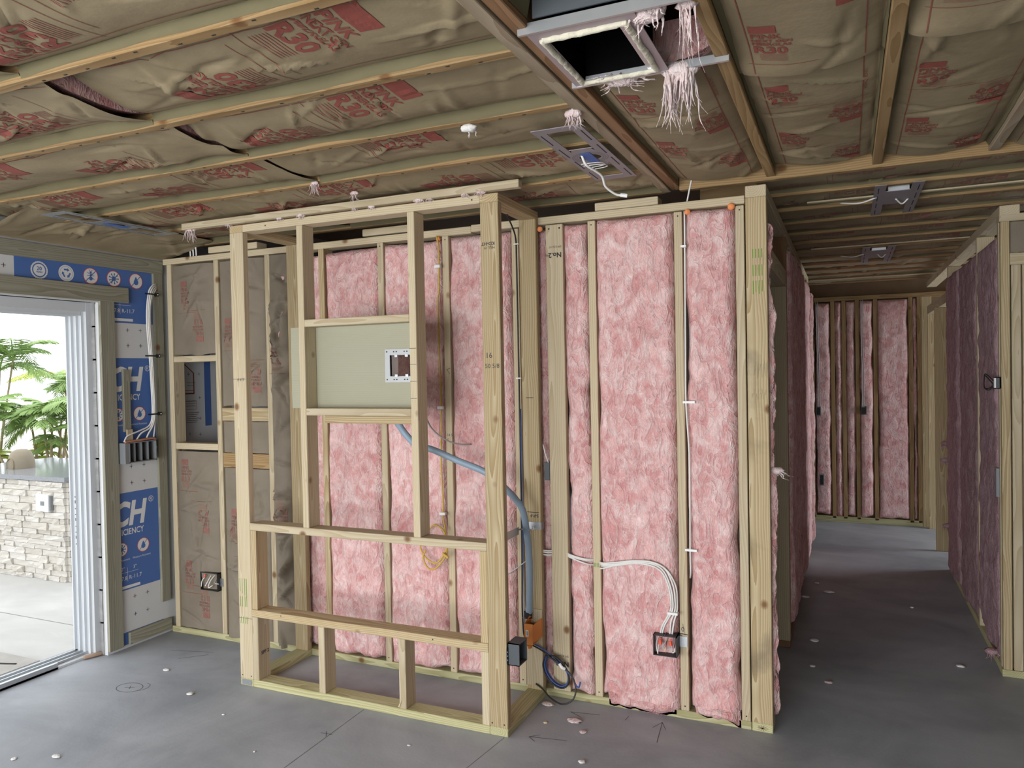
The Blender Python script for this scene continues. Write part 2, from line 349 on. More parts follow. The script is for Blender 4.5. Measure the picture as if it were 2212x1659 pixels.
# ------------------------------------------------------------------ the setting
XL = .08          # face of the furring on the outer wall
ZP = 2.36         # underside of the top plate
ZT = 2.397        # top of the top plate
ZJ = 2.47         # underside of the ceiling joists
fl = MB().box(-.24, 9, -6.2, 7.5, -.12, 0).build('floor', M['floor']); tag(fl, kind='structure')
pt = struct('patio_slab')
MB().box(-14, -.245, -9, -.1, -.15, -.03).build('slab', M['patio'], pt)
MB().box(-14, -.245, -.09, 14, -.15, -.03).build('slab', M['patio'], pt)
MB().box(-14, -.245, -.1, -.09, -.15, -.036).build('control_joint', M['ink'], pt)
gd = MB().box(-60, 60, -60, 60, -.4, -.16).build('ground', plain('pale_gravel', (.62, .60, .52), .9, noise=.2, scale=2)); tag(gd, kind='structure')

# ---- back partition: front face of the studs is y = 0
wb = struct('wall_back')
D = .089
S = [.112, .510, .915, 1.313, 1.717, 2.126, 2.529, 2.934, 3.352, 3.627]
for i, x in enumerate(S):
    board('stud', (x, x+.038), (0, D), (.038, ZP), M['pine' if i != 3 else 'pine2'], wb)
board('flat_stud', (2.717, 2.806), (-.004, .034), (.038, ZP), M['pine'], wb)
board('top_plate', (.08, 2.3), (0, D), (ZP, ZT), M['pine'], wb)
board('top_plate', (2.3, 3.668), (0, D), (ZP+.006, ZT+.006), M['pine'], wb)
for a, b in ((.47, .86), (1.62, 1.95), (2.972, 3.28)):
    board('second_top_plate', (a, b), (.002, D), (ZT+.008, ZT+.046), M['pine'], wb)
board('bottom_plate', (.08, 3.668), (0, D), (0, .038), M['treated'], wb)
for a, b, z0, z1, m in ((.15, .51, 1.736, 1.774, 'pine'), (.15, .51, 1.182, 1.222, 'pine'), (.548, .915, 1.366, 1.447, 'pine2'), (.548, .915, 1.08, 1.168, 'joist')):
    board('blocking', (a, b), (.004, .09 if z1-z0 < .05 else .042), (z0, z1), M[m], wb)

# ---- left outer wall: blocks, foam board, furring
wl = struct('wall_left')
DY0, DY1, DZ = -2.95, -.452, 2.09       # door opening
MB().box(-.16, .038, -.452, 3.9, 0, 2.9).box(-.16, .038, 5.0, 7.5, 0, 2.9).box(-.16, .038, 3.9, 5.0, 0, .9).box(-.16, .038, 3.9, 5.0, 1.9, 2.9).box(-.16, .038, -6.2, DY0, 0, 2.9).box(-.16, .038, DY0, DY1, DZ+.004, 2.9).build('masonry', M['block'], wl)
for k in range(11):
    z0 = k*.195
    if z0 < DZ: MB().box(-.159+.15, .0385, DY1-.006-.002*(k % 2), DY1+.05, z0+.004, min(z0+.189, DZ)).build('concrete_block', M['block'], wl)
MB().box(.039, .06, DY1+.004, 3.8, .0, 2.40).box(.039, .06, DY0-1.5, DY1+.004, DZ+.0, 2.40).box(.039, .06, -6, DY0, 0, DZ).build('foam_board', M['foam'], wl)
FX = (.0605, XL)
board('top_furring', FX, (-6, .0), (2.300, 2.381), M['furring'], wl, .001)
board('door_head_furring', FX, (-3.2, -.255), (2.098, 2.190), M['furring'], wl, .001)
board('door_side_furring', FX, (-.448, -.355), (.02, 2.098), M['furring'], wl, .001)
board('corner_furring', FX, (-.068, -.005), (.21, 2.19), M['furring'], wl, .001)
board('corner_furring', (FX[0], FX[1]-.003), (-.070, -.002), (2.19, 2.30), M['furring'], wl, .001)
board('base_furring', FX, (-.31, -.0), (.02, .092), M['furring'], wl, .001)
board('short_furring', FX, (-.307, -.262), (1.315, 1.693), M['furring'], wl, .001)
board('short_furring', (XL, XL+.012), (-.300, -.262), (1.262, 1.33), M['pine'], wl, .001)
board('side_furring', FX, (.06, .1), (.1, 2.3), M['furring'], wl, .001)
# printed blue fields of the foam board
BX = (.0600, .0606)
bl = MB()
for y0, y1, z0, z1 in ((-.93, -.35, 2.19, 2.300), (-.35, -.07, 1.977, 2.300), (-.35, -.05, 1.160, 1.764), (-.35, -.05, .352, .944), (-.35, -.05, .02, .095), (.335, .39, 1.305, 2.1)):
    bl.box(*BX, y0, y1, z0, z1)
bl.build('blue_print', M['blue'], wl)

# ---- lettering (font outlines turned into flat ink)
_tx = {}
def text2d(s, size, bold=.0, shear=0.):
    k = (s, size, bold, shear)
    if k not in _tx:
        c = bpy.data.curves.new('t', 'FONT'); c.body = s; c.size = size; c.offset = bold*size; c.resolution_u = 2; c.shear = shear
        o = bpy.data.objects.new('t', c); COL.objects.link(o)
        dg = bpy.context.evaluated_depsgraph_get(); me = o.evaluated_get(dg).to_mesh()
        v = np.array([tuple(q.co)[:2] for q in me.vertices]) if len(me.vertices) else np.zeros((0, 2)); f = [tuple(p.vertices) for p in me.polygons]
        o.evaluated_get(dg).to_mesh_clear(); bpy.data.objects.remove(o); bpy.data.curves.remove(c)
        _tx[k] = (v, f)
    return _tx[k]
def wtext(mb, s, size, fn, x=0., y=0., align='L', bold=.0, mi=0, shear=0., squash=1.):
    v, f = text2d(s, size, bold, shear)
    if not len(v): return
    w = v[:, 0].max()*squash; ox = x if align == 'L' else (x-w if align == 'R' else x-w/2)
    mb.add([fn(p[0]*squash+ox, p[1]+y) for p in v], f, mi)
# foam-board marks live on the plane x = .061, reading along +y
PX = .0612
def on_left(off=0.): return lambda a, b: (PX+off, a, b)
pr = MB()
for zc in (1.567, .747):
    wtext(pr, 'CH', .200, on_left(), -.405, zc, bold=.035, shear=.22, squash=.82)
    wtext(pr, '\u00ae', .052, on_left(), -.140, zc+.115)
    wtext(pr, 'ICIENCY', .052, on_left(), -.337, zc-.06, bold=.015, squash=.80)
    wtext(pr, 'Moisture Resistant', .017, on_left(), -.262, zc-.215)
    wtext(pr, 'Resistant', .017, on_left(), -.345, zc-.215)
for zc in (2.04, .413):
    wtext(pr, '7.8', .034, on_left(), -.345, zc); wtext(pr, 'R-11.7', .034, on_left(), -.292, zc); wtext(pr, '2"', .03, on_left(), -.345, zc+.06); wtext(pr, '3"', .03, on_left(), -.262, zc+.06)
    pr.box(PX, PX+.0002, -.348, -.215, zc-.052, zc-.035)
    pr.box(PX, PX+.0002, -.348, -.225, zc+.045, zc+.0465).box(PX, PX+.0002, -.303, -.3015, zc-.01, zc+.075)
pr.box(PX, PX+.0002, -.068, -.058, 1.52, 1.72)
pr.build('white_lettering', M['white_ink'], wl)
# plus marks on the white fields
pm = MB()
for y0 in (-.255, -.165):
    for z0 in (1.935, 1.84, 1.10, 1.0, .30, .19):
        pm.box(PX, PX+.0002, y0-.012, y0+.012, z0-.0012, z0+.0012).box(PX, PX+.0002, y0-.0012, y0+.0012, z0-.012, z0+.012)
for y0, z0 in ((-.985, 2.245), (.20, 1.66), (.29, 1.66), (.29, 1.5), (.29, 1.36), (.20, 1.26), (.29, 1.25)):
    pm.box(PX, PX+.0002, y0-.012, y0+.012, z0-.0012, z0+.0012).box(PX, PX+.0002, y0-.0012, y0+.0012, z0-.012, z0+.012)
wtext(pm, 'Interior side', .014, on_left(), .185, 1.60); wtext(pm, 'this face', .014, on_left(), .19, 1.58)
for k in range(3): wtext(pm, 'PROPER INSTALL', .011, on_left(), .172, 1.475-.016*k)
for k in range(6): pm.box(PX, PX+.0002, .172, .172+.11-.012*(k % 3), 1.40-.013*k, 1.403-.013*k)
pm.build('dark_lettering', M['ink'], wl)
rh = MB()
def strip(mb, a, b, t, fn, mi=0):
    a, b = Vector((a[0], a[1])), Vector((b[0], b[1])); n = (b-a).normalized(); q = Vector((-n.y, n.x))*t/2
    mb.add([fn(*(a+q)), fn(*(a-q)), fn(*(b-q)), fn(*(b+q))], [(0, 1, 2, 3)], mi)
strip(rh, (.17, 1.725), (.245, 1.665), .007, on_left()); strip(rh, (.243, 1.668), (.243, 1.53), .009, on_left()); strip(rh, (.17, 1.53), (.246, 1.53), .009, on_left()); strip(rh, (.17, 1.55), (.24, 1.55), .004, on_left())
strip(rh, (.172, 1.48), (.262, 1.48), .002, on_left()); strip(rh, (.262, 1.425), (.262, 1.48), .002, on_left()); strip(rh, (.172, 1.425), (.262, 1.425), .002, on_left())
rh.build('house_print', M['rust'], wl)
def badge(y, z, r, kind):
    mb = MB(); ey, ez = (0, 1, 0), (0, 0, 1)
    mb.disc((PX+.0002, y, z), ey, ez, 0, r, 32, 0)
    if kind not in ('years', 'recycle'): mb.disc((PX+.0005, y, z), ey, ez, r*.95, r*1.03, 32, 2)
    fn = lambda a, b: (PX+.0008, y+a*r, z+b*r)
    if kind == 'drop':
        pts = [(0, .62)] + [(.36*math.cos(a), -.16+.36*math.sin(a)) for a in np.linspace(.35, -math.pi-.35, 16)]
        mb.add([fn(*p) for p in pts], [tuple(range(len(pts)))], 1)
    elif kind == 'virus':
        mb.disc(fn(0, 0), ey, ez, 0, r*.28, 16, 1)
        for k in range(9):
            a = k*2*math.pi/9; strip(mb, (.2*math.cos(a), .2*math.sin(a)), (.62*math.cos(a), .62*math.sin(a)), .1, fn, 1)
            mb.disc(fn(.64*math.cos(a), .64*math.sin(a)), ey, ez, 0, r*.1, 8, 1)
    elif kind == 'ant':
        for b, q in ((.42, .15), (.08, .13), (-.33, .24)): mb.disc(fn(0, b), ey, ez, 0, r*q, 14, 1)
        for s in (-1, 1):
            for b, e in ((.15, .45), (.05, .05), (-.05, -.45)): strip(mb, (0, b), (s*.5, e), .07, fn, 1)
            strip(mb, (0, .5), (s*.25, .8), .06, fn, 1)
    elif kind == 'recycle':
        for k in range(3):
            a = math.pi/2+k*2*math.pi/3; u, v = Vector((math.cos(a), math.sin(a))), Vector((-math.sin(a), math.cos(a)))
            strip(mb, u*.42+v*.3, u*.42-v*.12, .2, fn, 1)
            mb.add([fn(*(u*.62-v*.12)), fn(*(u*.2-v*.12)), fn(*(u*.38-v*.42))], [(0, 1, 2)], 1)
        mb.disc((PX+.0006, y, z), ey, ez, r*.80, r*.83, 32, 1)
    elif kind == 'years':
        for k in range(28): mb.disc(fn(.98*math.cos(k*math.pi/14), .98*math.sin(k*math.pi/14)), ey, ez, 0, r*.09, 8, 0)
        mb.disc((PX+.0006, y, z), ey, ez, r*.72, r*.86, 32, 1)
        wtext(mb, '20', .62, fn, 0, -.02, 'C', .02, 1); wtext(mb, 'YEARS', .27, fn, 0, -.32, 'C', .02, 1)
    if kind in ('drop', 'virus', 'ant'): strip(mb, (-.68, -.68), (.68, .68), .09, lambda a, b: (PX+.0011, y+a*r, z+b*r), 3)
    o = mb.build('badge_print', [M['white_ink'], M['blue'], M['wirenut'], M['blue']], wl); return o
for y, k in ((-.795, 'years'), (-.640, 'recycle'), (-.490, 'ant'), (-.340, 'virus'), (-.186, 'drop')): badge(y, 2.240, .046, k)
for z in (1.420, .603): badge(-.186, z, .042, 'drop'); badge(-.338, z, .040, 'virus')

# ---- sliding door frame
dr = struct('door_1')
jm = MB().box(-.158, .010, -.490, -.4525, .012, 2.09).build('jamb', M['alu'], dr)
for x, w_ in ((-.158, .010), (-.112, .008), (-.066, .008), (-.020, .008)): MB().box(x+.001, x+w_, -.506, -.4895, .02, 2.035).build('jamb_track', M['alu'], jm)
hd_ = MB().box(-.157, .009, -2.90, -.490, 2.035, 2.089).build('head', M['alu'], dr)
for x in (-.158, -.112, -.066, -.020): MB().box(x+.001, x+.009, -2.90, -.508, 2.012, 2.0352).build('head_track', M['alu'], hd_)
MB().box(-.158, .010, -2.95, -2.90, .012, 2.09).build('jamb', M['alu'], dr)
sl_ = MB().box(-.165, -.02, -2.95, -.4525, 0, .012).build('sill', M['alu'], dr)
for x in (-.158, -.112, -.066): MB().box(x, x+.01, -2.95, -.49, .012, .026).build('sill_track', M['steel'], sl_)
MB().box(-.042, -.02, -2.95, -.70, .0, .036).build('sill_lip', M['steel'], sl_)
kp = MB()
for k in range(9): kp.box(-.111, -.105, -.5065, -.5055, .66+k*.035, .67+k*.035+(.008 if k % 3 == 1 else -.003))
kp.build('keeper_slots', M['dgrey'], jm)
MB().box(.0, .04, DY1-.0, DY1+.012, .0, 2.08).build('foam_edge', M['white'], dr)

# ---- ceiling frame
ce = struct('ceiling')
JY = [-2.97, -2.53, -2.09, -1.655, -1.222, -.80, -.335, .09]
for i, y in enumerate(JY):
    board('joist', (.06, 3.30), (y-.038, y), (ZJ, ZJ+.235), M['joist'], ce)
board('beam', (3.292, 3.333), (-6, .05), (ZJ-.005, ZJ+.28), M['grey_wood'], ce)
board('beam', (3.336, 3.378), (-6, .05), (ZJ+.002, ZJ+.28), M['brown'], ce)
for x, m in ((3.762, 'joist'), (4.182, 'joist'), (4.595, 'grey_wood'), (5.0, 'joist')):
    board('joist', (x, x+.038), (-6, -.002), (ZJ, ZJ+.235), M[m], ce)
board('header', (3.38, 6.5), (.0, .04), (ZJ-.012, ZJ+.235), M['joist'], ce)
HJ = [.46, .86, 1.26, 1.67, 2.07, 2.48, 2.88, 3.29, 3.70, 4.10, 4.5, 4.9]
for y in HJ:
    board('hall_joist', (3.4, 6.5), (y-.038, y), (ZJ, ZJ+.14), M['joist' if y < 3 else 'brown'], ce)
MB().box(-.1, 9, -6.2, 7.5, 2.78, 2.9).build('roof_deck', M['deck'], ce)
for y, x0, x1, zz in ((.62, 3.9, 4.9, 0), (2.3, 3.85, 4.95, .003), (4.3, 3.76, 4.84, -.01)):
    board('strap', (x0, x1), (y, y+.03), (ZJ-.008+zz, ZJ+zz), M['pine'], ce)
board('nailing_board', (.80, 2.79), (-.50, -.462), (ZJ-.034, ZJ+.0), M['pine'], ce)
# staples along the joists
sp = MB()
for y in JY[1:7]:
    x = .5
    while x < 3.25:
        yy = y-random.choice((.008, .012, .028)); sp.box(x, x+.011, yy-.002, yy+.002, ZJ-.0012, ZJ+.001); x += random.uniform(.07, .19)
o = sp.build('staples', M['bracket_dark'], ce); tag(o, kind='stuff')

# ---- hall, left side (face x = 3.76)
hl = struct('wall_hall_left')
XH = 3.762
board('corner_post', (XH-.091, XH-.002), (-.002, .036), (.038, ZP+.03), M['stained'], hl)
board('corner_stud', (XH-.091, XH-.002), (.036, .074), (.038, ZP), M['stained'], hl)
board('bottom_plate', (XH-.091, XH-.002), (-.002, .11), (0, .038), M['treated'], hl)
board('top_plate', (XH-.091, XH-.002), (0, 3.9), (ZP+.03, ZT+.045), M['pine'], hl)
board('door_header', (XH-.091, XH-.002), (.075, 1.16), (2.10, 2.19), M['pine'], hl)
board('door_post', (XH-.091, XH-.002), (1.115, 1.153), (.038, 2.10), M['pine'], hl)
board('stud', (XH-.091, XH-.002), (1.155, 1.193), (.038, ZP+.03), M['brown'], hl)
board('bottom_plate', (XH-.091, XH-.002), (1.115, 3.85), (0, .038), M['brown'], hl)
for y in (1.57, 1.98, 2.39, 2.80, 3.21, 3.62, 3.815): board('stud', (XH-.091, XH-.002), (y, y+.038), (.038, ZP+.03), M['pine'], hl)
# ---- hall, right side (face x = 4.80)
hr = struct('wall_hall_right')
XR = 4.802
for y in (1.118, 1.80, 3.27): board('stud', (XR-.004 if y == 1.80 else XR, XR+.089), (y, y+.038), (.038, ZP+.03), M['pine'], hr)
board('bottom_plate', (XR, XR+.089), (1.08, 3.31), (0, .038), M['treated'], hr)
board('top_plate', (XR, XR+.089), (1.08, 5.0), (ZP+.03, ZT+.045), M['pine'], hr)
board('door_header', (XR, XR+.089), (3.31, 4.95), (2.12, 2.20), M['pine'], hr)
board('door_post', (XR-.03, XR+.075), (3.95, 3.988), (.0, 2.12), M['pine2'], hr)
board('door_post', (XR, XR+.089), (4.92, 4.958), (.0, 2.12), M['pine2'], hr)
# ---- end of the hall (face y = 5)
he = struct('wall_hall_end')
for x in (3.728, 3.922, 4.028, 4.156, 4.322, 4.640, 4.715): board('stud', (x, x+.038), (5.0, 5.089), (.038, 2.30), M['joist'], he)
board('corner_post', (4.755, 4.845), (5.0, 5.038), (.0, 2.30), M['pine2'], he)
board('top_plate', (3.0, 5.2), (5.0, 5.089), (2.30, 2.345), M['joist'], he)
board('bottom_plate', (3.0, 4.75), (5.0, 5.089), (0, .06), M['treated'], he)
board('stud', (3.32, 3.358), (5.0, 5.089), (.06, 2.30), M['joist'], he)
MB().box(2.9, 6.5, 5.10, 5.13, 0, 2.5).build('sheathing', M['deck'], he)
# ---- wall to the right of the hall (face y = 1.08)
wr = struct('wall_right')
board('stud', (4.805, 4.845), (1.08, 1.116), (.038, ZP), M['pine2'], wr)
board('stud', (4.852, 4.893), (1.083, 1.17), (.038, 2.135), M['pine'], wr)
board('stud', (4.90, 4.99), (1.084, 1.122), (.038, 2.135), M['pine'], wr)
board('window_header', (4.846, 6.4), (1.08, 1.16), (2.135, 2.195), M['pine'], wr)
board('top_plate', (4.80, 6.4), (1.08, 1.169), (ZP, ZT), M['pine'], wr)
board('bottom_plate', (4.80, 6.4), (1.08, 1.169), (0, .038), M['treated'], wr)
MB().box(4.99, 6.4, 1.17, 1.19, .038, 2.36).build('sheathing', M['ply'], wr)
# ---- walls that close the house outside the picture
for nm, q in (('wall_rear', [(-.16, .9, -6.2, -6.1, 0, 2.9), (6.3, 9, -6.2, -6.1, 0, 2.9), (.9, 6.3, -6.2, -6.1, 2.3, 2.9)]), ('wall_far', [(-.16, 9, 7.4, 7.5, 0, 2.9)]), ('wall_east', [(8.9, 9, -6.2, 1.3, 0, 2.9), (7.3, 8.9, 1.2, 1.3, 0, 2.9), (7.3, 7.4, 1.3, 3.7, 0, 2.9), (7.3, 7.4, 5.0, 7.5, 0, 2.9), (7.3, 7.4, 3.7, 5.0, 2.05, 2.9)])):
    mb = MB()
    for b in q: mb.box(*b)
    tag(mb.build(nm, M['block']), kind='structure')
# ------------------------------------------------------------------ framed chase in front of the partition
YC = -.474
ch = empty('chase_frame', (1.9, -.24, 0)); tag(ch, 'freestanding pine stud frame with a plywood-backed niche, built out from the partition', 'wall frame')
XA, XB = 1.115, 2.677
for x0 in (XA, XB-.089):
    board('side_bottom_plate', (x0, x0+.089), (YC, -.0), (0, .038), M['treated'], ch)
    board('side_top_plate', (x0, x0+.089), (YC, -.0), (2.392, 2.430), M['pine2'], ch)
    board('corner_post', (x0, x0+.089), (YC, YC+.038), (.038, 2.392), M['pine' if x0 < 2 else 'pine2'], ch)
    board('rear_post', (x0, x0+.089), (-.039, -.001), (.038, 2.392), M['pine2'], ch)
YD = YC+.089
board('bottom_plate', (XA+.089, XB-.089), (YC, YD), (0, .038), M['treated'], ch)
board('top_plate', (XA+.089, XB-.089), (YC, YD), (2.392, 2.430), M['pine'], ch)
board('rail', (XA+.089, XB-.089), (YC, YD), (.829, .867), M['pine'], ch)
board('rail', (XA+.089, XB-.089), (YC-.002, YD), (.373, .411), M['pine2'], ch)
for x in (1.555, 2.207): board('stud', (x, x+.038), (YC, YD), (.867, 2.392), M['pine'], ch)
for x in (XA+.089, XB-.127):
    board('cripple', (x, x+.038), (YC+.001, YD), (.411, .829), M['pine2'], ch); board('cripple', (x, x+.038), (YC, YD), (.038, .373), M['pine'], ch)
for x in (1.633, 2.108): board('cripple', (x, x+.038), (YC, YD), (.038, .373), M['pine'], ch)
for z in (1.881, 1.436): board('niche_header', (1.593, 2.207), (YC, YD), (z, z+.036), M['pine'], ch)
MB().box(1.43, 2.235, YD+.001, YD+.013, 1.468, 1.886).build('niche_back', M['ply'], ch)
board('batten', (1.66, 2.205), (YD-.03, YD+.01), (1.394, 1.432), M['pine2'], ch)
board('batten', (2.588, 2.677), (-.046, -.0395), (.06, .447), M['pine'], ch)
tag(MB().box(XA+.012, XA+.077, YC-.0022, YC-.0004, .006, .034).build('metal_connector', M['steel'], ch), 'bent galvanised clip')

# written marks on lumber
def onY(y, x0, z0): return lambda a, b: (x0+a, y, z0+b)
def onYr(y, x0, z0): return lambda a, b: (x0-a, y, z0-b)          # upside down
mk = MB()
wtext(mk, '16', .035, onY(YC-.0008, XB-.075, 1.70)); wtext(mk, '50 5/8', .028, onY(YC-.0008, XB-.078, 1.655))
wtext(mk, 'KD-HT', .022, onYr(YC-.0008, XB-.018, 2.215), bold=.02); wtext(mk, 'MILL 19', .016, onYr(YC-.0008, XB-.018, 2.195))
wtext(mk, 'S-P-F', .022, onYr(YC-.0008, XA+.075, 1.63))
strip(mk, (XA, 1.625), (XA+.085, 1.625), .002, lambda a, b: (a, YC-.0008, b))
for z in (1.52, 1.60, 1.68, 1.755): strip(mk, (2.207, z), (2.243, z), .002, lambda a, b: (a, YC-.0008, b))
strip(mk, (XA, .36), (XA+.089, .36), .0015, lambda a, b: (a, YC-.0008, b))
wtext(mk, 'S-P-F', .022, onYr(-.0398, XB-.01, .922), bold=.02); strip(mk, (2.605, .932), (2.668, .932), .003, lambda a, b: (a, -.0398, b)); strip(mk, (2.61, 1.505), (2.65, 1.505), .003, lambda a, b: (a, -.0398, b))
fn = lambda a, b: (XA+.1275, YC+.02+a, .17+b); wtext(mk, 'SPF 2', .026, fn, bold=.03)
mk.build('pencil_lettering', M['ink'], ch)
gm = MB()
for k, dx in enumerate((.012, .026, .044, .056)):
    strip(gm, (XA+dx, .50-.01*k), (XA+dx, .57), .003, lambda a, b: (a, YC-.0008, b)); strip(gm, (XA+dx, .42), (XA+dx, .475), .003, lambda a, b: (a, YC-.0008, b)); strip(gm, (XA+dx, .33), (XA+dx+.006, .368), .003, lambda a, b: (a, YC-.0008, b))
gm.build('green_lettering', M['green_ink'], ch)
mw = MB()
for z, up in ((2.22, True), (.185, False)):
    wtext(mw, 'No.2', .034, onYr(-.0048, 2.80, z), bold=.03); wtext(mw, 'SPF KD-HT', .014, onYr(-.0048, 2.80, z+.034)); wtext(mw, 'MILL', .014, onYr(-.0048, 2.735, z-.006))
strip(mw, (3.352, .40), (3.388, .397), .004, lambda a, b: (a, -.0008, b)); strip(mw, (3.355, .395), (3.372, .375), .002, lambda a, b: (a, -.0008, b)); wtext(mw, '0', .032, onY(-.0008, 3.358, .41)); strip(mw, (3.372, .405), (3.366, .447), .002, lambda a, b: (a, -.0008, b))
strip(mw, (2.14, 1.655), (2.162, 1.66), .002, lambda a, b: (a, -.0008, b)); strip(mw, (2.14, 1.655), (2.158, 1.63), .002, lambda a, b: (a, -.0008, b)); wtext(mw, '14 5', .02, onY(-.0008, 2.132, 1.30)); wtext(mw, 'C', .018, onY(-.0008, 2.132, 1.275))
mw.build('pencil_lettering', M['ink'], wb)
gw = MB()
for dx in (.006, .013, .02, .028): strip(gw, (2.934+dx, .675), (2.934+dx, .695), .003, lambda a, b: (a, -.0008, b))
gw.build('green_lettering', M['green_ink'], wb)
gh = MB()
for k, dx in enumerate((.03, .042, .055, .068)):
    for z0, z1 in ((2.12, 2.16), (2.04, 2.09), (1.96+.01*(k % 2), 2.02)): strip(gh, (XH-.091+dx, z0), (XH-.091+dx, z1), .0035, lambda a, b: (a, -.0028, b))
gh.build('green_lettering', M['green_ink'], hl)
sm = MB()
def blot(mb, x, z, rx, rz, y, sd, n=26):
    a = np.linspace(0, 2*np.pi, n, endpoint=False); r = 1+.55*np.sin(a*3+sd)*np.sin(a*5+2*sd)+.3*np.sin(a*9+sd)
    mb.add([(x+rx*q*math.cos(t), y, z+rz*q*math.sin(t)) for t, q in zip(a, r)], [tuple(range(n))])
for k in range(10): strip(sm, (3.70+.006*k, 1.60+.02*math.sin(k*2)), (3.703+.006*k, 1.66-.015*math.cos(k*3)), .0015, lambda a, b: (a, -.0028, b))
for k in range(8): strip(sm, (3.69+.008*k, 1.50+.012*math.sin(k*2)), (3.694+.008*k, 1.53-.01*math.cos(k*3)), .0015, lambda a, b: (a, -.0028, b))
for a in range(5): strip(sm, (3.715+.025*math.cos(a*1.25), .018+.014*math.sin(a*1.25)), (3.715-.02*math.cos(a*1.25), .018-.012*math.sin(a*1.25)), .003, lambda p, q: (p, -.0028, q))
sm.build('dirt_stain', plain('dark_dirt', (.26, .21, .13), .9, noise=.5, scale=90), hl)
# nail heads
nl = MB()
for x in (1.13, 1.19, 2.60, 2.66): nl.disc((x, YC-.0006, .055), (1, 0, 0), (0, 0, 1), 0, .0035, 8)
for x in S[4:]: nl.disc((x+.019, -.0006, 2.34), (1, 0, 0), (0, 0, 1), 0, .0035, 8).disc((x+.019, -.0006, .06), (1, 0, 0), (0, 0, 1), 0, .0035, 8)
for x in (2.735, 2.79): nl.disc((x, -.0046, 2.34), (1, 0, 0), (0, 0, 1), 0, .0045, 8)
for x, z in ((1.36, 2.41), (2.55, 2.41), (1.40, .40), (2.3, .395)): nl.disc((x, YC-.0026, z), (1, 0, 0), (0, 0, 1), 0, .0035, 8)
o = nl.build('nail_heads', M['bracket_dark'], wb); tag(o, kind='stuff')

# ------------------------------------------------------------------ pink fiberglass batts
def pillow(name, Wd, Ht, fn, depth=.085, bulge=.018, seed=0, mat='pink', res=.0125, rag=.010, bot=.015, lump=.011, recess=0., rnd=.035, top=.006):
    nx, nz = max(8, int(Wd/res)), max(8, int(Ht/res))
    u = np.linspace(0, 1, nx+1); v = np.linspace(0, 1, nz+1); U, V = np.meshgrid(u, v)
    A, B = U*Wd, V*Ht
    # ragged edges
    el, er = np.clip(fbm(B*5, B*0+seed, seed+1.), -.2, .6)*rag, np.clip(fbm(B*5, B*0+seed+9, seed+2.), -.2, .6)*rag
    A = A + el*(1-U)*2 - er*U*2
    B = B + (fbm(U*Wd*9, U*0, seed+3.)*bot*2)*(1-V) - np.clip(fbm(U*Wd*7, U*0, seed+4.), 0, 1)*top*2*V
    d = np.minimum(np.minimum(U, 1-U)*Wd, np.minimum(V, 1-V)*Ht)/rnd
    prof = 1-(1-np.clip(d, 0, 1))**2
    h = (bulge+.02)*prof - .02 + prof*(lump*fbm(A*6, B*5, seed+5., 3) + lump*.7*fbm(A*22, B*17, seed+6., 2) + lump*.35*fbm(A*60, B*45, seed+7., 1)) - recess
    verts = [fn(a, b, q) for a, b, q in zip(A.ravel(), B.ravel(), h.ravel())]
    n = (nx+1); f = [(j*n+i, j*n+i+1, (j+1)*n+i+1, (j+1)*n+i) for j in range(nz) for i in range(nx)]
    # sides down to the back
    ring = [i for i in range(nx)] + [j*n+nx for j in range(nz)] + [nz*n+i for i in range(nx, 0, -1)] + [j*n for j in range(nz, 0, -1)]
    base = len(verts); verts += [fn(A.ravel()[i], B.ravel()[i], -depth) for i in ring]
    m = len(ring)
    f += [(ring[k], base+k, base+(k+1) % m, ring[(k+1) % m]) for k in range(m)]
    f.append(tuple(base+k for k in range(m))[::-1])
    return mesh_obj(name, verts, f, M[mat], None, True)
def wallfn(x0, z0, y=0.): return lambda a, b, h: (x0+a, y-h, z0+b)
PB = [
    (1.150, 1.312, .0, 2.33, dict(recess=.03, bulge=.0), 'narrow pink batt strip behind the left rear post of the pine chase'),
    (1.353, 1.715, .0, 2.34, dict(bulge=.016), 'pink batt seen through the left bays of the chase, with a torn lower corner'),
    (1.758, 2.124, .0, 2.345, dict(bulge=.014), 'pink batt behind the niche of the chase, left of the yellow cable'),
    (2.167, 2.526, .0, 2.35, dict(bulge=.016), 'pink batt right of the yellow cable, crossed by the grey conduit hose'),
    (2.572, 2.712, .0, 2.35, dict(recess=.035, bulge=.0), 'dark narrow pink batt between the chase rear post and the flat stud'),
    (2.813, 2.928, .0, 2.355, dict(bulge=.004, lump=.016, rag=.014), 'narrow pink batt between the flat grade-stamped stud and the next stud'),
    (2.975, 3.350, .0, 2.362, dict(bulge=.026, bot=.03), 'widest pink batt with the black junction box at its lower right'),
    (3.402, 3.624, .0, 2.362, dict(bulge=.026, bot=.03, rag=.012), 'tall pink batt next to the doubled corner post, spilling over the plate'),
]
for i, (x0, x1, z0, z1, k, lab) in enumerate(PB):
    o = pillow('fiberglass_batt', x1-x0, z1-z0-.04, wallfn(x0, z0+.04), seed=i*3.1+1, **k); tag(o, lab, 'insulation', 'pink batts of the back partition')
# fluffed toes hanging over the bottom plate
for i, (x0, x1, d) in enumerate(((2.985, 3.345, .035), (3.405, 3.622, .045))):
    pr_ = o  # toes belong to their batts
    t = pillow('fluffed_toe', x1-x0, .085, wallfn(x0, .012), depth=.0, bulge=d, seed=40+i*5, rnd=.04, bot=.02, lump=.022, rag=.02)
    t.parent = bpy.data.objects['fiberglass_batt.006' if i == 0 else 'fiberglass_batt.007']
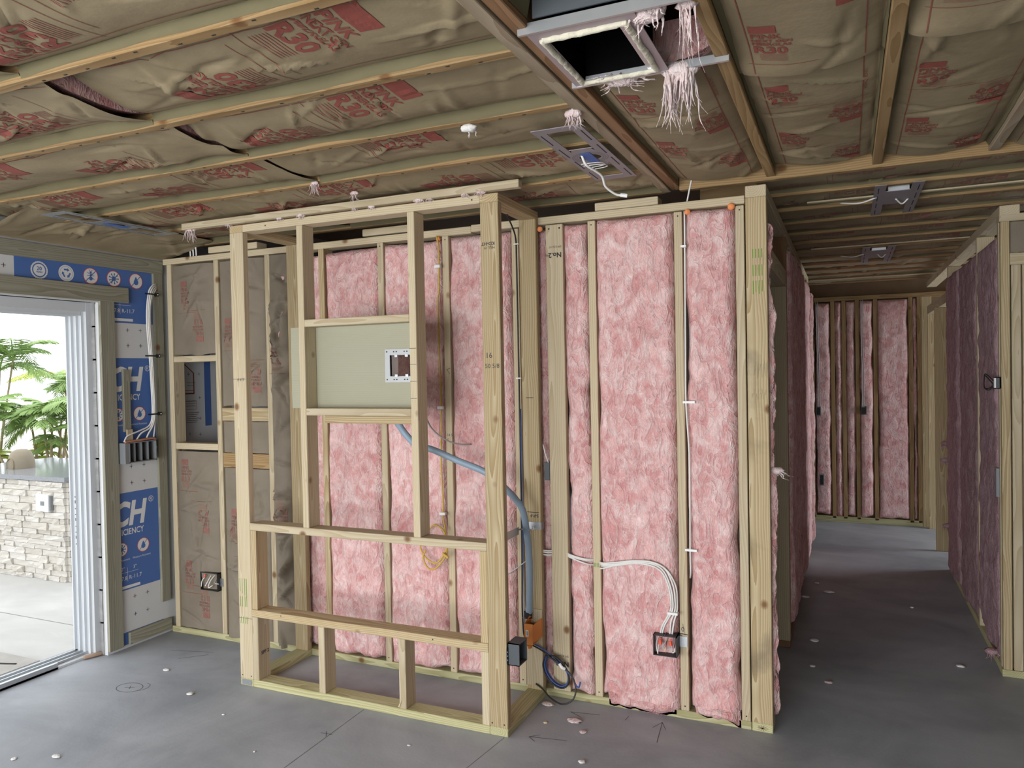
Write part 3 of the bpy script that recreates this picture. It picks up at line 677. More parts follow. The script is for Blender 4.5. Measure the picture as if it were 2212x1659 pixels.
# hall left: pink face towards +x
HB = [(1.20, 1.57, .10, 2.33), (1.61, 1.98, .08, 2.36), (2.02, 2.39, .10, 2.36), (2.43, 2.80, .06, 2.34), (2.84, 3.21, .05, 2.34), (3.25, 3.60, .05, 2.34), (3.655, 3.83, .05, 2.30)]
HBL = ['darkest pink batt just past the doorway in the left hall wall', 'second batt past the doorway in the left hall wall', 'third batt along the left hall wall', 'fourth batt along the left hall wall', 'fifth batt along the left hall wall', 'sixth batt along the left hall wall', 'narrow bulging batt at the far end of the left hall wall']
for i, (y0, y1, z0, z1) in enumerate(HB):
    o = pillow('hall_batt', y1-y0, z1-z0, (lambda y0, z0: lambda a, b, h: (XH+h, y0+a, z0+b))(y0, z0), bulge=.02 if i < 6 else .04, seed=60+i*2.3, mat='pink', res=.02, lump=.014)
    tag(o, HBL[i], 'insulation', 'pink batts of the left hall wall')
# loose pink edge along the corner of the partition
for i, (z0, z1, b_) in enumerate(((.05, .75, .012), (.78, 1.18, .02), (1.25, 1.62, .016), (1.66, 2.3, .010))):
    pass
eg = pillow('batt_edge', .30, 2.24, lambda a, b, h: (XH+h+.004*math.sin(b*9), .045+a*.09, .05+b), depth=.006, bulge=.012, seed=81, lump=.022, res=.02, rag=.05)
tag(eg, 'frayed pink batt edge showing past the corner post at the hall entrance', 'insulation')
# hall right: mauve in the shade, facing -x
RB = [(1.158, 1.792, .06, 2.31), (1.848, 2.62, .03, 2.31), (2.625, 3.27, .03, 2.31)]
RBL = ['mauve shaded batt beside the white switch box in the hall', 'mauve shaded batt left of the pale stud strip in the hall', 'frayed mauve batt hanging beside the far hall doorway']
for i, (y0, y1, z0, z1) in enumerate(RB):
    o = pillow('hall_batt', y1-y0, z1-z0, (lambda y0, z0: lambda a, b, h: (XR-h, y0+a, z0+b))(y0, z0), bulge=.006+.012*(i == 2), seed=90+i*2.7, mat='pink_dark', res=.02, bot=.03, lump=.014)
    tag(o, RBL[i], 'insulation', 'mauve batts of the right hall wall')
EB = [(3.36, 3.726, 'pink batt mostly hidden past the end of the left hall wall'), (3.768, 3.920, 'pink batt with grey cables at the left of the hall end wall'), (3.962, 4.026, 'thin pink strip squeezed between two close studs at the hall end'), (4.068, 4.154, 'narrow creased batt left of the dark round box at the hall end'), (4.196, 4.320, 'pink batt holding the dark switch box at the hall end'), (4.362, 4.638, 'wide pink batt in the right bay of the hall end wall'), (4.680, 4.714, 'sliver of pink batt beside the corner studs at the hall end')]
for i, (x0, x1, lab) in enumerate(EB):
    o = pillow('hall_end_batt', x1-x0-.004, 2.22, wallfn(x0+.002, .07, 5.0), seed=110+i*2.2, res=.02, bulge=.016 if i in (1, 4, 5) else .002, lump=.012); tag(o, lab, 'insulation', 'pink batts of the hall end wall')

# ------------------------------------------------------------------ kraft-faced batts
def stamp(mb, mp, s0, t0, rev=False, kind='R30', k=1.):
    """one printed stamp: lines stack along s, letters read along t; rev turns it half round about its own box"""
    Ls, Wt = .30*k, .20*k
    def fn(tx, ty):             # text x -> t, text y -> -s
        s, t = -ty, tx
        if rev: s, t = Ls-s, Wt-t
        return mp(s0+s, t0+t)
    n = 6
    v = [fn(.095*k*i/n, -.058*k*j/n) for j in range(n+1) for i in range(n+1)]
    mb.add(v, [(j*(n+1)+i, j*(n+1)+i+1, (j+1)*(n+1)+i+1, (j+1)*(n+1)+i) for j in range(n) for i in range(n)], 0)
    wtext(mb, 'PINK', .050*k, fn, 0, -.103*k, bold=.03); wtext(mb, 'NEXT GEN', .030*k, fn, 0, -.133*k, bold=.03); wtext(mb, 'FIBERGLAS', .030*k, fn, 0, -.162*k, bold=.03)
    wtext(mb, kind, .078*k, fn, 0, -.228*k, bold=.035)
    ln_ = [mp(s0+(-.012 if rev else Ls+.012), t0-.02+(Wt+.04)*q/8) for q in range(9)]; l2 = [mp(s0+(-.0095 if rev else Ls+.0145), t0-.02+(Wt+.04)*q/8) for q in range(9)]
    mb.add(ln_+l2, [(q, q+1, 10+q, 9+q) for q in range(8)], 2)
    for j in range(6):
        a = [fn(.02*k+.1*k*q/4, -(.238+.009*j)*k) for q in range(5)]; b = [fn(.02*k+.1*k*q/4, -(.2415+.009*j)*k) for q in range(5)]
        mb.add(a+b, [(q, q+1, 6+q, 5+q) for q in range(4)], 1)
class Kraft:
    def __init__(s, L, W, frame, seed, bulge=.02, wr=1., flange=.043, lift0=0., lift1=0., res=.013, ins=0., diag=0.):
        s.__dict__.update(L=L, W=W, frame=frame, seed=seed, bulge=bulge, wr=wr, flange=flange, lift0=lift0, lift1=lift1, res=res, ins=ins, diag=diag)
    def h(s, S_, T_):
        S_ = np.asarray(S_, float); T_ = np.asarray(T_, float)
        e = np.clip(np.sin(np.pi*np.clip(T_/s.W, .0, 1.)), 0, 1)**.55
        q = s.bulge*e*(1+.35*fbm(S_*1.3, S_*0, s.seed))
        q = q + s.wr*e*.020*fbm(S_*1.9, T_*3.6, s.seed+2, 2)
        # crosswise puckers near the staples, stronger towards one edge
        q = q + s.wr*e*.0045*np.clip(fbm(S_*1.6, T_*0, s.seed+4, 1)*2+.5, 0, 1)*(1-np.abs(2*vn(S_*13+T_*2.5+1.5*vn(S_*3, T_*5, s.seed+6), T_*1.7, s.seed+5))*2)*np.clip(T_/s.W*1.6-.3, 0, 1)
        # straight folds
        r = random.Random(int(s.seed*10))
        for k in range(int(4+s.L*11)):
            cs, ct, a, hl, wd, am = r.uniform(0, s.L), r.uniform(.1, .9)*s.W, r.gauss(0, .6)+(math.pi/2 if r.random() < .55 else .2), r.uniform(.08, .24), r.uniform(.008, .03), r.uniform(.003, .015)*r.choice((1, 1, -1))
            ds, dt = S_-cs, T_-ct; u = ds*math.cos(a)+dt*math.sin(a); v = -ds*math.sin(a)+dt*math.cos(a)
            q = q + s.wr*e*am*np.clip(1-np.abs(v)/wd/(1.2-np.clip(np.abs(u)/hl, 0, 1)), 0, 1)*np.clip(1-(u/hl)**2, 0, 1)
        q = q - s.lift0*np.exp(-(S_/.13)**2)*np.clip(T_/s.W*1.7-.4, 0, 1) - s.lift1*np.exp(-((s.L-S_)/.10)**2)*(1-.65*np.clip(T_/s.W, 0, 1))
        return q
    def P(s, a, b, lift=0.): return s.frame(a, b, float(s.h(a, b))+lift)
    def build(s, name, label, group, mat='kraft', stamps=(), kind='R30', k=1., lines=True, core=.10, rot=0.):
        ns, ntt = max(6, int(s.L/s.res)), max(6, int(s.W/s.res))
        ss = np.linspace(0, s.L, ns+1); tt = np.concatenate([[0., .004], np.linspace(.012, s.W-.012, ntt), [s.W-.004, s.W]])
        SS, TT = np.meshgrid(ss, tt, indexing='ij'); Hh = s.h(SS, TT)
        if s.flange:
            fz_ = s.flange-.006+.010*fbm(ss*3.1, ss*0, s.seed+30); Hh[:, 0] = np.maximum(Hh[:, 0], fz_); Hh[:, -1] = np.maximum(Hh[:, -1], fz_)
            TT[:, 1] += .010*np.clip(fbm(ss*5, ss*0+3, s.seed+31)+.3, 0, 1); TT[:, -2] -= .010*np.clip(fbm(ss*5, ss*0+7, s.seed+32)+.3, 0, 1)
        s1 = SS + .012*fbm(TT*9, TT*0, s.seed+20)*np.where(SS > s.L-.1, 1, 0)*(SS-(s.L-.1))/.1
        verts = [s.frame(a, b, q) for a, b, q in zip(s1.ravel(), TT.ravel(), Hh.ravel())]
        m = len(tt); f = [(i*m+j, i*m+j+1, (i+1)*m+j+1, (i+1)*m+j) for i in range(ns) for j in range(m-1)]
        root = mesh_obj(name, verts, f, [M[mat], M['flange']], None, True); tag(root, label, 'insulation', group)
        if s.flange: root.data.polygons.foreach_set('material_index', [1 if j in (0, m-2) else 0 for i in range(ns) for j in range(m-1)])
        # fiberglass above the facing
        if core:
            mb = MB(); n1, n2 = max(4, int(s.L/.05)), max(3, int(s.W/.05)); g = [(a, b) for a in np.linspace(.01+(.13 if s.lift0 > .03 else 0), s.L-.01, n1+1) for b in np.linspace(.006, s.W-.006, n2+1)]
            g_ = np.array(g); hg = s.h(g_[:, 0], g_[:, 1])-(.022 if s.flange else .026); lo = [s.frame(a, b, c) for (a, b), c in zip(g, hg)]; hi = [s.frame(a, b, -core) for a, b in g]; w_ = n2+1
            q = [(i*w_+j, i*w_+j+1, (i+1)*w_+j+1, (i+1)*w_+j) for i in range(n1) for j in range(n2)]
            mb.add(lo, q); mb.add(hi, q)
            nn = len(g); edge = [(i*w_, (i+1)*w_) for i in range(n1)] + [(i*w_+n2, (i+1)*w_+n2) for i in range(n1)] + [(j, j+1) for j in range(n2)] + [(n1*w_+j, n1*w_+j+1) for j in range(n2)]
            mb.add(lo+hi, [(a, b, b+nn, a+nn) for a, b in edge])
            mb.build('fiberglass_core', M['pink'], root, True)
        if stamps or lines:
            mb = MB(); flat = mp = lambda a, b: (a, b, 0.)
            def drape(m_):
                if not m_.v: return
                q = np.array(m_.v); hh = s.h(q[:, 0], q[:, 1])+.0016; m_.v = [s.frame(a, b, c) for a, b, c in zip(q[:, 0], q[:, 1], hh)]
            for (a, b, r) in stamps:
                ms = MB(); stamp(ms, flat, a, b, r, kind, k); drape(ms); ms.build('stamp_print', [M['red' if kind == 'R30' else 'red_worn'], M['red_faint'], M['rust']], root)
            if lines:
                for t in (.045, s.W-.05):
                    n = max(8, int(s.L/.03)); A = np.linspace(.02, s.L-.02, n)
                    mb.add([mp(a, t) for a in A]+[mp(a, t+.003) for a in A], [(i, i+1, n+i+1, n+i) for i in range(n-1)], 2)
                a = .15
                while a < s.L-.3:
                    f2 = (lambda a0: lambda x, y: mp(a0+x, s.W-.036-y))(a); wtext(mb, 'VAPOR RETARDER', .018, f2, mi=2); a += .9
            drape(mb)
            if mb.v: mb.build('print_lettering', [M['red'], M['red_faint'], M['rust']], root)
        return root
ZK = ZJ+.045
def alongX(x0, yfar): return lambda s, t, h: (x0+s, yfar-t, ZK-h)
def alongY(x0, y0, zz=ZK): return lambda s, t, h: (x0+t, y0+s, zz-h)
def stamps_for(L, W, off, k=1., gap=.92):
    out = []; a = off
    while a < L-.1:
        if a > -.05 and a+.3*k < L: out.append((max(a, .01), W*.46-.0*k if False else .055, False))
        b = a+.36*k
        if b > 0 and b+.3*k < L: out.append((b, W-.05-.20*k, True))
        a += gap*k
    return out
CL = {}
rows = ['', 'nearest', 'second', 'third', 'fourth', 'fifth', 'sixth']
k_ = 0
for i in range(1, len(JY)-1):
    y0, y1 = JY[i]+.001, JY[i+1]-.039
    W_ = y1-y0
    segs = [(.07, 1.99), (2.0, 3.288)] if i in (1, 2, 3, 4) else [(.07, 3.288)]
    if i == 6: segs = [(.07, 1.5), (1.51, 3.285)]
    for j, (a, b) in enumerate(segs):
        kb = Kraft(b-a, W_, alongX(a, y1), 3.7*i+1.3*j+2, bulge=.026 if i != 3 else .032, lift0=[0, .06, .06, .035, .0, 0, 0][i] if j == 1 else 0, lift1=-.02 if len(segs) == 2 and j == 0 else 0, wr=1.25)
        side = '' if len(segs) == 1 else (' toward the sliding door' if j == 0 else ' toward the brown beam')
        o = kb.build('ceiling_batt', f'kraft-faced ceiling batt in the {rows[i]} joist bay from the camera{side}', 'kraft batts of the ceiling by the sliding door', k=1.22, stamps=stamps_for(b-a, W_, [.25, .1, .35, .2, .05, .3, .15][i]-.1*j, 1.22, .80))
# right of the beam: bays run away from the camera
RY = [
    (3.380, 3.760, -1.375, -.035, .0, 'kraft ceiling batt between the brown beam and the first joist, past the duct opening'),
    (3.380, 3.760, -2.6, -1.80, .02, 'torn kraft ceiling batt before the duct opening at the top of the picture'),
    (3.802, 4.180, -1.20, -.06, .03, 'kraft ceiling batt with a torn end, in the first joist bay past the beam'),
    (3.802, 4.180, -2.9, -1.215, .0, 'near kraft ceiling batt in the first joist bay right of the beam'),
    (4.222, 4.593, -1.30, -.03, .02, 'kraft ceiling batt beside the grey board at the picture edge'),
    (4.222, 4.593, -2.9, -1.31, .0, 'near kraft ceiling batt in the second bay right of the beam'),
    (4.636, 4.998, -2.9, -.03, .0, 'kraft ceiling batt beyond the grey board at the picture edge'),
]
for i, (x0, x1, a, b, lf, lab) in enumerate(RY):
    kb = Kraft(b-a, x1-x0, alongY(x0, a), 50+i*2.9, bulge=.040, lift0=lf, lift1=-.02 if i in (3, 5) else (.03 if i == 1 else 0), wr=1.1, flange=.03)
    kb.build('ceiling_batt', lab, 'kraft batts of the ceiling right of the beam', stamps=stamps_for(b-a, x1-x0, [.15, .25, .12, .35, .25, .2, .2][i], .70, .74), k=.70)
# hall ceiling
prev = .042
for i, y in enumerate(HJ):
    y0, y1 = prev+.001, y-.039; prev = y
    if y1-y0 < .1: continue
    kb = Kraft(2.2 if i < 3 else 1.5, y1-y0, (lambda x0, yf: lambda s, t, h: (x0+s, yf-t, ZJ+.04-h))(3.70 if i == 0 else 3.55, y1), 80+i*3.3, bulge=.03, res=.025, flange=.03)
    kb.build('hall_ceiling_batt', ['kraft batt just behind the ceiling header, over the hall entrance', 'kraft batt over the metal light bracket nearest in the hall', 'kraft batt behind the nearer hall light bracket'][i] if i < 3 else f'shaded kraft batt in hall ceiling bay {["four","five","six","seven","eight","nine","ten","eleven","twelve"][i-3]} counted from the header', 'kraft batts of the hall ceiling', stamps=stamps_for(2.2 if i < 3 else 1.5, y1-y0, .05+.13*(i % 4), .8, .62) if i < 7 else (), kind='R13', k=.8, lines=i < 3)
# back partition, left bays: kraft towards the room
def kw(x0, x1, z0, z1, sd, lab, stamps, bulge=.012, wr=1.5, lift0=0., out=0., flange=.0, lines=False):
    kb = Kraft(z1-z0, x1-x0, lambda s, t, h: (x0+t, .012-h-out, z1-s), sd, bulge=bulge, wr=wr, flange=flange, lift0=lift0, res=.012)
    return kb.build('wall_kraft_batt', lab, 'kraft batts of the back partition', 'kraft_grey', stamps=stamps, kind='R13', k=.62, lines=lines, core=.07)
kw(.152, .506, 1.78, 2.345, 201, 'short kraft batt above the opening that shows the foam board', [(.10, .08, False), (.30, .15, True)])
kw(.152, .506, .045, 1.17, 205, 'long kraft batt with a black switch box, below the foam board opening', [(.05, .05, False), (.32, .16, True), (.70, .06, False), (.86, .14, True)], wr=2.)
kw(.553, .912, 1.455, 2.345, 211, 'tall kraft batt behind the left chase post, above the double blocking', [(.35, .04, False), (.62, .2, True)], wr=2.2, bulge=.02)
kw(.553, .912, 1.172, 1.362, 215, 'small kraft piece between the two blockings', [], wr=1.2)
kw(.553, .912, .03, 1.076, 219, 'kraft batt below the two blockings, with a curled foot', [(.25, .05, False), (.55, .1, True)], wr=2.4, bulge=.025)
kw(.956, 1.105, .02, 2.35, 223, 'narrow crumpled kraft batt hanging beside the chase rear post', [(.5, .0, False), (1.45, .0, True)], wr=3.4, bulge=.03, out=.012)

# loose kraft edges
kb = Kraft(1.15, .40, lambda s, t, h: (.078+t, -1.12+s, 2.392+.095*(t/.40)**.6-h*.6), 241, bulge=.012, wr=3., flange=0, res=.015)
kb.build('drooping_kraft_edge', 'drooping kraft edge where the ceiling paper meets the outer wall over the sliding door', 'kraft batts of the ceiling by the sliding door', lines=False, core=0)
kb = Kraft(.155, .9, lambda s, t, h: (4.85+t, 1.10-h, 2.355-s), 245, bulge=.01, wr=1., flange=0, res=.015)
kb.build('wall_kraft_batt', 'strip of kraft facing above the header right of the hall', 'kraft batts of the back partition', 'kraft_grey', lines=False, core=.05)
# ------------------------------------------------------------------ metal plates with real openings
def plate(us, vs, holes, t, fn, circ=None):
    """sheet of thickness t on a grid of us x vs; holes = cells left open; circ = (i, j, r) a cell with a round opening. fn(u, v, w)"""
    key = {}; V = []; F = []
    def vid(u, v, w):
        k = (round(u, 5), round(v, 5), round(w, 5))
        if k not in key: key[k] = len(V); V.append(fn(u, v, w))
        return key[k]
    nu, nv = len(us)-1, len(vs)-1
    solid = lambda i, j: 0 <= i < nu and 0 <= j < nv and (i, j) not in holes
    for i in range(nu):
        for j in range(nv):
            if not solid(i, j): continue
            a, b, c, d = us[i], us[i+1], vs[j], vs[j+1]
            if circ and (i, j) == circ[:2]:
                n = 32; r = circ[2]; cx, cy = (a+b)/2, (c+d)/2; P = []; Q = []
                for k in range(n):
                    g = 2*math.pi*(k+.5)/n; x, y = math.cos(g), math.sin(g); m = 1/max(abs(x)/((b-a)/2), abs(y)/((d-c)/2))
                    P.append((cx+x*r, cy+y*r)); Q.append((cx+x*m, cy+y*m))
                for k in range(n):
                    l = (k+1) % n
                    for w in (0, t): F.append((vid(*P[k], w), vid(*Q[k], w), vid(*Q[l], w), vid(*P[l], w)))
                    F.append((vid(*P[k], 0), vid(*P[l], 0), vid(*P[l], t), vid(*P[k], t)))
            else:
                for w in (0, t): F.append((vid(a, c, w), vid(b, c, w), vid(b, d, w), vid(a, d, w)))
            for (di, dj, p, q) in ((-1, 0, (a, c), (a, d)), (1, 0, (b, c), (b, d)), (0, -1, (a, c), (b, c)), (0, 1, (a, d), (b, d))):
                if not solid(i+di, j+dj): F.append((vid(*p, 0), vid(*q, 0), vid(*q, t), vid(*p, t)))
    return V, F
def holder(name, label, cat, loc=(0, 0, 0), group=None): return tag(empty(name, loc), label, cat, group)

# plywood of the niche gets its box cut-out
bpy.data.objects.remove(bpy.data.objects['niche_back'])
V, F = plate([1.43, 2.04, 2.175, 2.235], [1.468, 1.625, 1.728, 1.886], {(1, 1)}, .012, lambda u, v, w: (u, YD+.001+w, v))
mesh_obj('niche_back', V, F, M['ply'], ch)
mbx = holder('media_box', 'silver recessed wall box in the plywood of the niche', 'wall box')
V, F = plate([2.012, 2.04, 2.175, 2.19], [1.596, 1.625, 1.728, 1.757], {(1, 1)}, .004, lambda u, v, w: (u, YD-.004+w, v)); mf = mesh_obj('flange', V, F, M['box_tin'], mbx)
MB().box(2.036, 2.040, YD, YD+.07, 1.621, 1.732).build('side_wall', M['white'], mbx); MB().box(2.175, 2.179, YD, YD+.07, 1.621, 1.732).build('side_wall', M['dgrey'], mbx)
MB().box(2.040, 2.175, YD, YD+.07, 1.618, 1.621).build('side_wall', M['steel'], mbx); MB().box(2.040, 2.175, YD, YD+.07, 1.732, 1.735).build('side_wall', M['steel'], mbx)
for x in (2.07, 2.13):
    for z in (1.622, 1.718): MB().box(x, x+.016, YD-.008, YD+.004, z, z+.012).build('clip', M['steel'], mf)
MB().box(2.12, 2.174, YD+.05, YD+.06, 1.625, 1.728).build('divider', M['black'], mbx)
sl = MB()
for z in (1.606, 1.742):
    for x in (2.02, 2.06, 2.075, 2.12, 2.135): sl.box(x, x+.007, YD-.0048, YD-.0038, z, z+.006)
sl.build('slot_marks', M['ink'], mf)

# ------------------------------------------------------------------ conduit, boxes and cables on the chase
cd = holder('conduit_hose', 'blue-grey corrugated conduit hose bending from the niche down to the orange box', 'conduit')
path = spline([(2.00, -.35, 1.46), (2.035, -.32, 1.39), (2.068, -.30, 1.332), (2.131, -.30, 1.281), (2.21, -.28, 1.258), (2.33, -.25, 1.205), (2.481, -.235, 1.147), (2.572, -.20, 1.062), (2.60, -.16, 1.01), (2.625, -.14, .957), (2.630, -.11, .85), (2.636, -.10, .737), (2.638, -.10, .625), (2.631, -.095, .474), (2.622, -.09, .425)], 30)
mb = MB(); mb.tube([tuple(p) for p in path], [.0165, .0145]*(len(path)), 12, smooth=False); mb.build('hose', M['hose'], cd, True)
MB().tube([(2.622, -.09, .445), (2.621, -.09, .415)], .021, 14, smooth=False).build('hose_end_clamp', M['bracket_dark'], cd)
br = holder('conduit_bracket', 'galvanised strap bracket holding the blue-grey hose to two chase posts', 'bracket')
MB().box(2.615, 2.677, -.0425, -.0395, .847, .883).build('flat_arm', M['steel'], br)
MB().box(2.6775, 2.680, -.041, -.005, .847, .883).build('bent_tab', M['steel'], br)
V = [(2.672, -.440, .877), (2.672, -.440, .913), (2.60, -.135, .838), (2.60, -.135, .874), (2.668, -.440, .877), (2.668, -.440, .913), (2.596, -.135, .838), (2.596, -.135, .874)]
mesh_obj('slanted_arm', V, [(0, 2, 3, 1), (4, 5, 7, 6), (0, 1, 5, 4), (2, 6, 7, 3), (1, 3, 7, 5), (0, 4, 6, 2)], M['steel'], br)
MB().tube([(2.60, -.135, .862), (2.612, -.118, .86), (2.64, -.118, .858), (2.655, -.10, .857), (2.64, -.05, .86)], .004, 6).build('strap', M['steel'], br)
ob = holder('outlet_box', 'orange plastic low-voltage box at the end of the blue-grey hose', 'wall box')
fc = MB().box(2.613, 2.657, -.122, -.118, .292, .395).build('front_cover', M['orange'], ob)
MB().box(2.613, 2.617, -.118, -.046, .292, .395).box(2.617, 2.657, -.118, -.046, .292, .296).build('shell', M['orange'], ob)
MB().add([(2.657, -.118, .30), (2.657, -.118, .39), (2.679, -.06, .315), (2.679, -.06, .408), (2.679, -.046, .315), (2.679, -.046, .408), (2.655, -.046, .30), (2.655, -.046, .39)], [(0, 2, 3, 1), (2, 4, 5, 3), (4, 6, 7, 5), (1, 3, 5, 7), (0, 6, 4, 2), (0, 1, 7, 6)]).build('flared_side', M['orange'], ob)
mesh_obj('lifted_flap', [(2.615, -.118, .397), (2.64, -.118, .437), (2.643, -.07, .41), (2.615, -.05, .40)], [(0, 1, 2, 3)], M['orange'], ob)
mesh_obj('lifted_flap', [(2.592, -.118, .420), (2.615, -.115, .425), (2.617, -.08, .41), (2.595, -.085, .412)], [(0, 1, 2, 3)], M['orange'], ob)
tag(MB().box(2.621, 2.635, -.1228, -.1218, .333, .364).build('sticker', M['white'], fc), 'white barcode sticker')
sl = MB()
for k in range(5): sl.box(2.625, 2.631, -.1234, -.1227, .3385+k*.0045, .341+k*.0045)
sl.build('barcode_print', M['ink'], fc)
MB().cyl((2.630, -.11, .292), (2.632, -.10, .272), .011).build('drain_stub', M['orange'], ob)
gb = holder('switch_box', 'dark grey plastic box nailed to the right chase post near the floor', 'electrical box')
def obox(name, x0, x1, y0, y1, z0, z1, t, mat, parent, open_):
    """open-fronted box; open_ = axis letter and side"""
    m = MB(); s = {'-x', '+x', '-y', '+y', '-z', '+z'} - {open_}
    if '-x' in s: m.box(x0, x0+t, y0, y1, z0, z1)
    if '+x' in s: m.box(x1-t, x1, y0, y1, z0, z1)
    if '-y' in s: m.box(x0, x1, y0, y0+t, z0, z1)
    if '+y' in s: m.box(x0, x1, y1-t, y1, z0, z1)
    if '-z' in s: m.box(x0, x1, y0, y1, z0, z0+t)
    if '+z' in s: m.box(x0, x1, y0, y1, z1-t, z1)
    o = m.build(name, mat, parent)
    return o
obox('shell', 2.679, 2.735, -.465, -.375, .325, .425, .004, M['dgrey'], gb, '+x')
np_ = MB().box(2.6785, 2.6805, -.478, -.465, .335, .40).build('nail_plate', M['dgrey'], gb)
for z in (.35, .368, .386): MB().cyl((2.681, -.472, z), (2.6825, -.472, z), .0028, 8).build('screw', M['white'], np_)
# loose coil below the orange box
cl = holder('cable_coil', 'tied coil of blue and black coax cable hanging below the orange box', 'cable')
C0 = [(2.632, -.09, .295), (2.684, -.06, .258), (2.733, -.05, .222), (2.785, -.05, .187)]
def loop(cx, cz, rx, rz, ph, tilt, n=14, turns=1., y=-.05):
    out = []
    for k in range(int(n*turns)+1):
        a = ph-2*math.pi*k/n; x, z = rx*math.cos(a), rz*math.sin(a); out.append((cx+x*math.cos(tilt)-z*math.sin(tilt), y-.008*math.sin(a*.5), cz+x*math.sin(tilt)+z*math.cos(tilt)))
    return out
for j, (m, dr_, dy) in enumerate((('bluecable', 0, 0), ('black', .006, .007))):
    lp = loop(2.752, .153, .050+dr_, .078+dr_, .95, .62, 14, 1.95, -.05-dy)
    end = [(2.826, -.06, .150), (2.855, -.07, .112), (2.874, -.075, .100), (2.883, -.075, .128)] if j == 0 else [(2.82, -.06, .16), (2.858, -.075, .10), (2.85, -.09, .045), (2.80, -.10, .016), (2.73, -.08, .026), (2.68, -.06, .055), (2.641, -.055, .075)]
    MB().tube([(a, b-dy, c-dr_*1.2) for a, b, c in C0]+lp+end, .0040, 8).build('blue_cable' if j == 0 else 'black_cable', M[m], cl, True)
MB().tube([(2.776, -.072, .20), (2.79, -.078, .187), (2.802, -.07, .178)], .0075, 8).build('white_tie', M['white'], cl)
# coax and thin leads down the rear post
bk = MB().tube([(2.60, -.24, 2.42), (2.592, -.18, 2.385), (2.585, -.11, 2.345), (2.577, -.055, 2.30), (2.574, -.042, 2.2), (2.574, -.040, 1.7), (2.574, -.040, 1.2), (2.573, -.042, .7), (2.57, -.045, .45), (2.585, -.07, .34), (2.605, -.10, .32)], .0042, 8).build('coax_cable', M['black'], None, True); tag(bk, 'black coax cable running down beside the right rear chase post', 'cable')
b2 = MB().tube([(2.583, -.046, 1.45), (2.583, -.046, 1.0), (2.583, -.047, .6), (2.584, -.055, .45), (2.60, -.09, .37), (2.612, -.10, .345)], .0028, 8).build('thin_cable', M['bluecable'], None, True); tag(b2, 'thin dark blue cable beside the black coax on the right rear chase post', 'cable')
for z in (2.27, 1.60): tag(MB().box(2.562, 2.588, -.050, -.036, z, z+.006).build('cable_staple', M['white']), 'white staple clamping the black coax high on the post' if z > 2 else 'white staple clamping the black coax midway down the post', 'cable clip', 'clips on the chase coax')
g1 = MB().tube([(2.215, -.36, 1.43), (2.222, -.30, 1.36), (2.24, -.2, 1.30), (2.26, -.1, 1.27), (2.285, -.02, 1.262)], .004, 8).build('thin_cable', M['gcable'], None, True); tag(g1, 'thin grey cable curving out behind the niche stud', 'cable')
g2 = MB().tube([(2.48, -.03, .60), (2.56, -.06, .655), (2.62, -.08, .70), (2.636, -.09, .705)], .003, 6).build('tie_strap', M['gcable'], None, True); tag(g2, 'thin grey strap looped round the lower part of the hose', 'strap')
yc = holder('yellow_cable', 'yellow cable stapled down a stud with a loose looped end behind the chase rail', 'cable')
MB().tube([(2.108, -.022, 2.36), (2.120, -.026, 2.29), (2.119, -.03, 2.08), (2.111, -.03, 1.995), (2.116, -.03, 1.651), (2.119, -.03, 1.404), (2.111, -.03, 1.181), (2.118, -.03, .957), (2.118, -.03, .868), (2.142, -.05, .79), (2.15, -.06, .72), (2.135, -.07, .679), (2.092, -.075, .638), (2.033, -.07, .656), (1.991, -.06, .712), (2.02, -.05, .77), (2.045, -.05, .81), (2.07, -.05, .829), (2.105, -.05, .824), (2.14, -.055, .79), (2.152, -.06, .70), (2.126, -.08, .641), (2.08, -.085, .605), (2.04, -.08, .615), (2.016, -.075, .662), (2.03, -.07, .70)], .0042, 8).build('jacket', M['yellow'], yc, True)
MB().tube([(2.14, -.085, .695), (2.16, -.088, .685), (2.178, -.09, .674)], .006, 8).build('cut_end', M['yellow'], yc, True)
for z, l in ((2.19, 'uppermost white clip on the yellow cable'), (1.447, 'middle white clip on the yellow cable'), (.885, 'lowest white clip on the yellow cable')):
    tag(MB().box(2.10, 2.132, -.040, -.020, z, z+.014).build('cable_clip', M['white']), l, 'cable clip', 'clips on the yellow cable')
# ------------------------------------------------------------------ cables and box at the right of the partition
jb = holder('junction_box', 'black two-gang junction box with red wire connectors on the stud by the wide pink batt', 'electrical box')
obox('shell', 3.240, 3.350, -.065, .0, .306, .402, .004, M['black'], jb, '-y')
MB().box(3.293, 3.297, -.062, -.002, .396, .406).build('rib', M['dgrey'], jb)
mp_ = MB().box(3.351, 3.386, -.0035, -.001, .339, .388).build('mounting_plate', M['steel'], jb)
for z in (.348, .379): MB().cyl((3.369, -.0035, z), (3.369, -.0055, z), .004, 10).build('screw', M['steel'], mp_)
for x, m in ((3.272, 'wirenut'), (3.320, 'wirenut')): MB().tube([(x, -.055, .388), (x, -.058, .372), (x+.002, -.06, .358)], [.004, .0065, .0075, .0075], 10).build('wire_connector', M[m], jb)
for j, (pts, m) in enumerate((([(3.262, -.03, .39), (3.254, -.06, .36), (3.262, -.068, .32)], 'cable'), ([(3.27, -.03, .38), (3.265, -.06, .35), (3.263, -.07, .316)], 'cable'), ([(3.295, -.02, .37), (3.300, -.055, .36), (3.297, -.068, .322)], 'copper'), ([(3.32, -.03, .36), (3.326, -.06, .33), (3.338, -.066, .332), (3.34, -.06, .35)], 'cable'), ([(3.30, -.03, .38), (3.285, -.055, .345), (3.31, -.06, .338), (3.315, -.05, .36)], 'gcable'))):
    MB().tube(pts, .0022, 6).build('wire', M[m], jb, True)
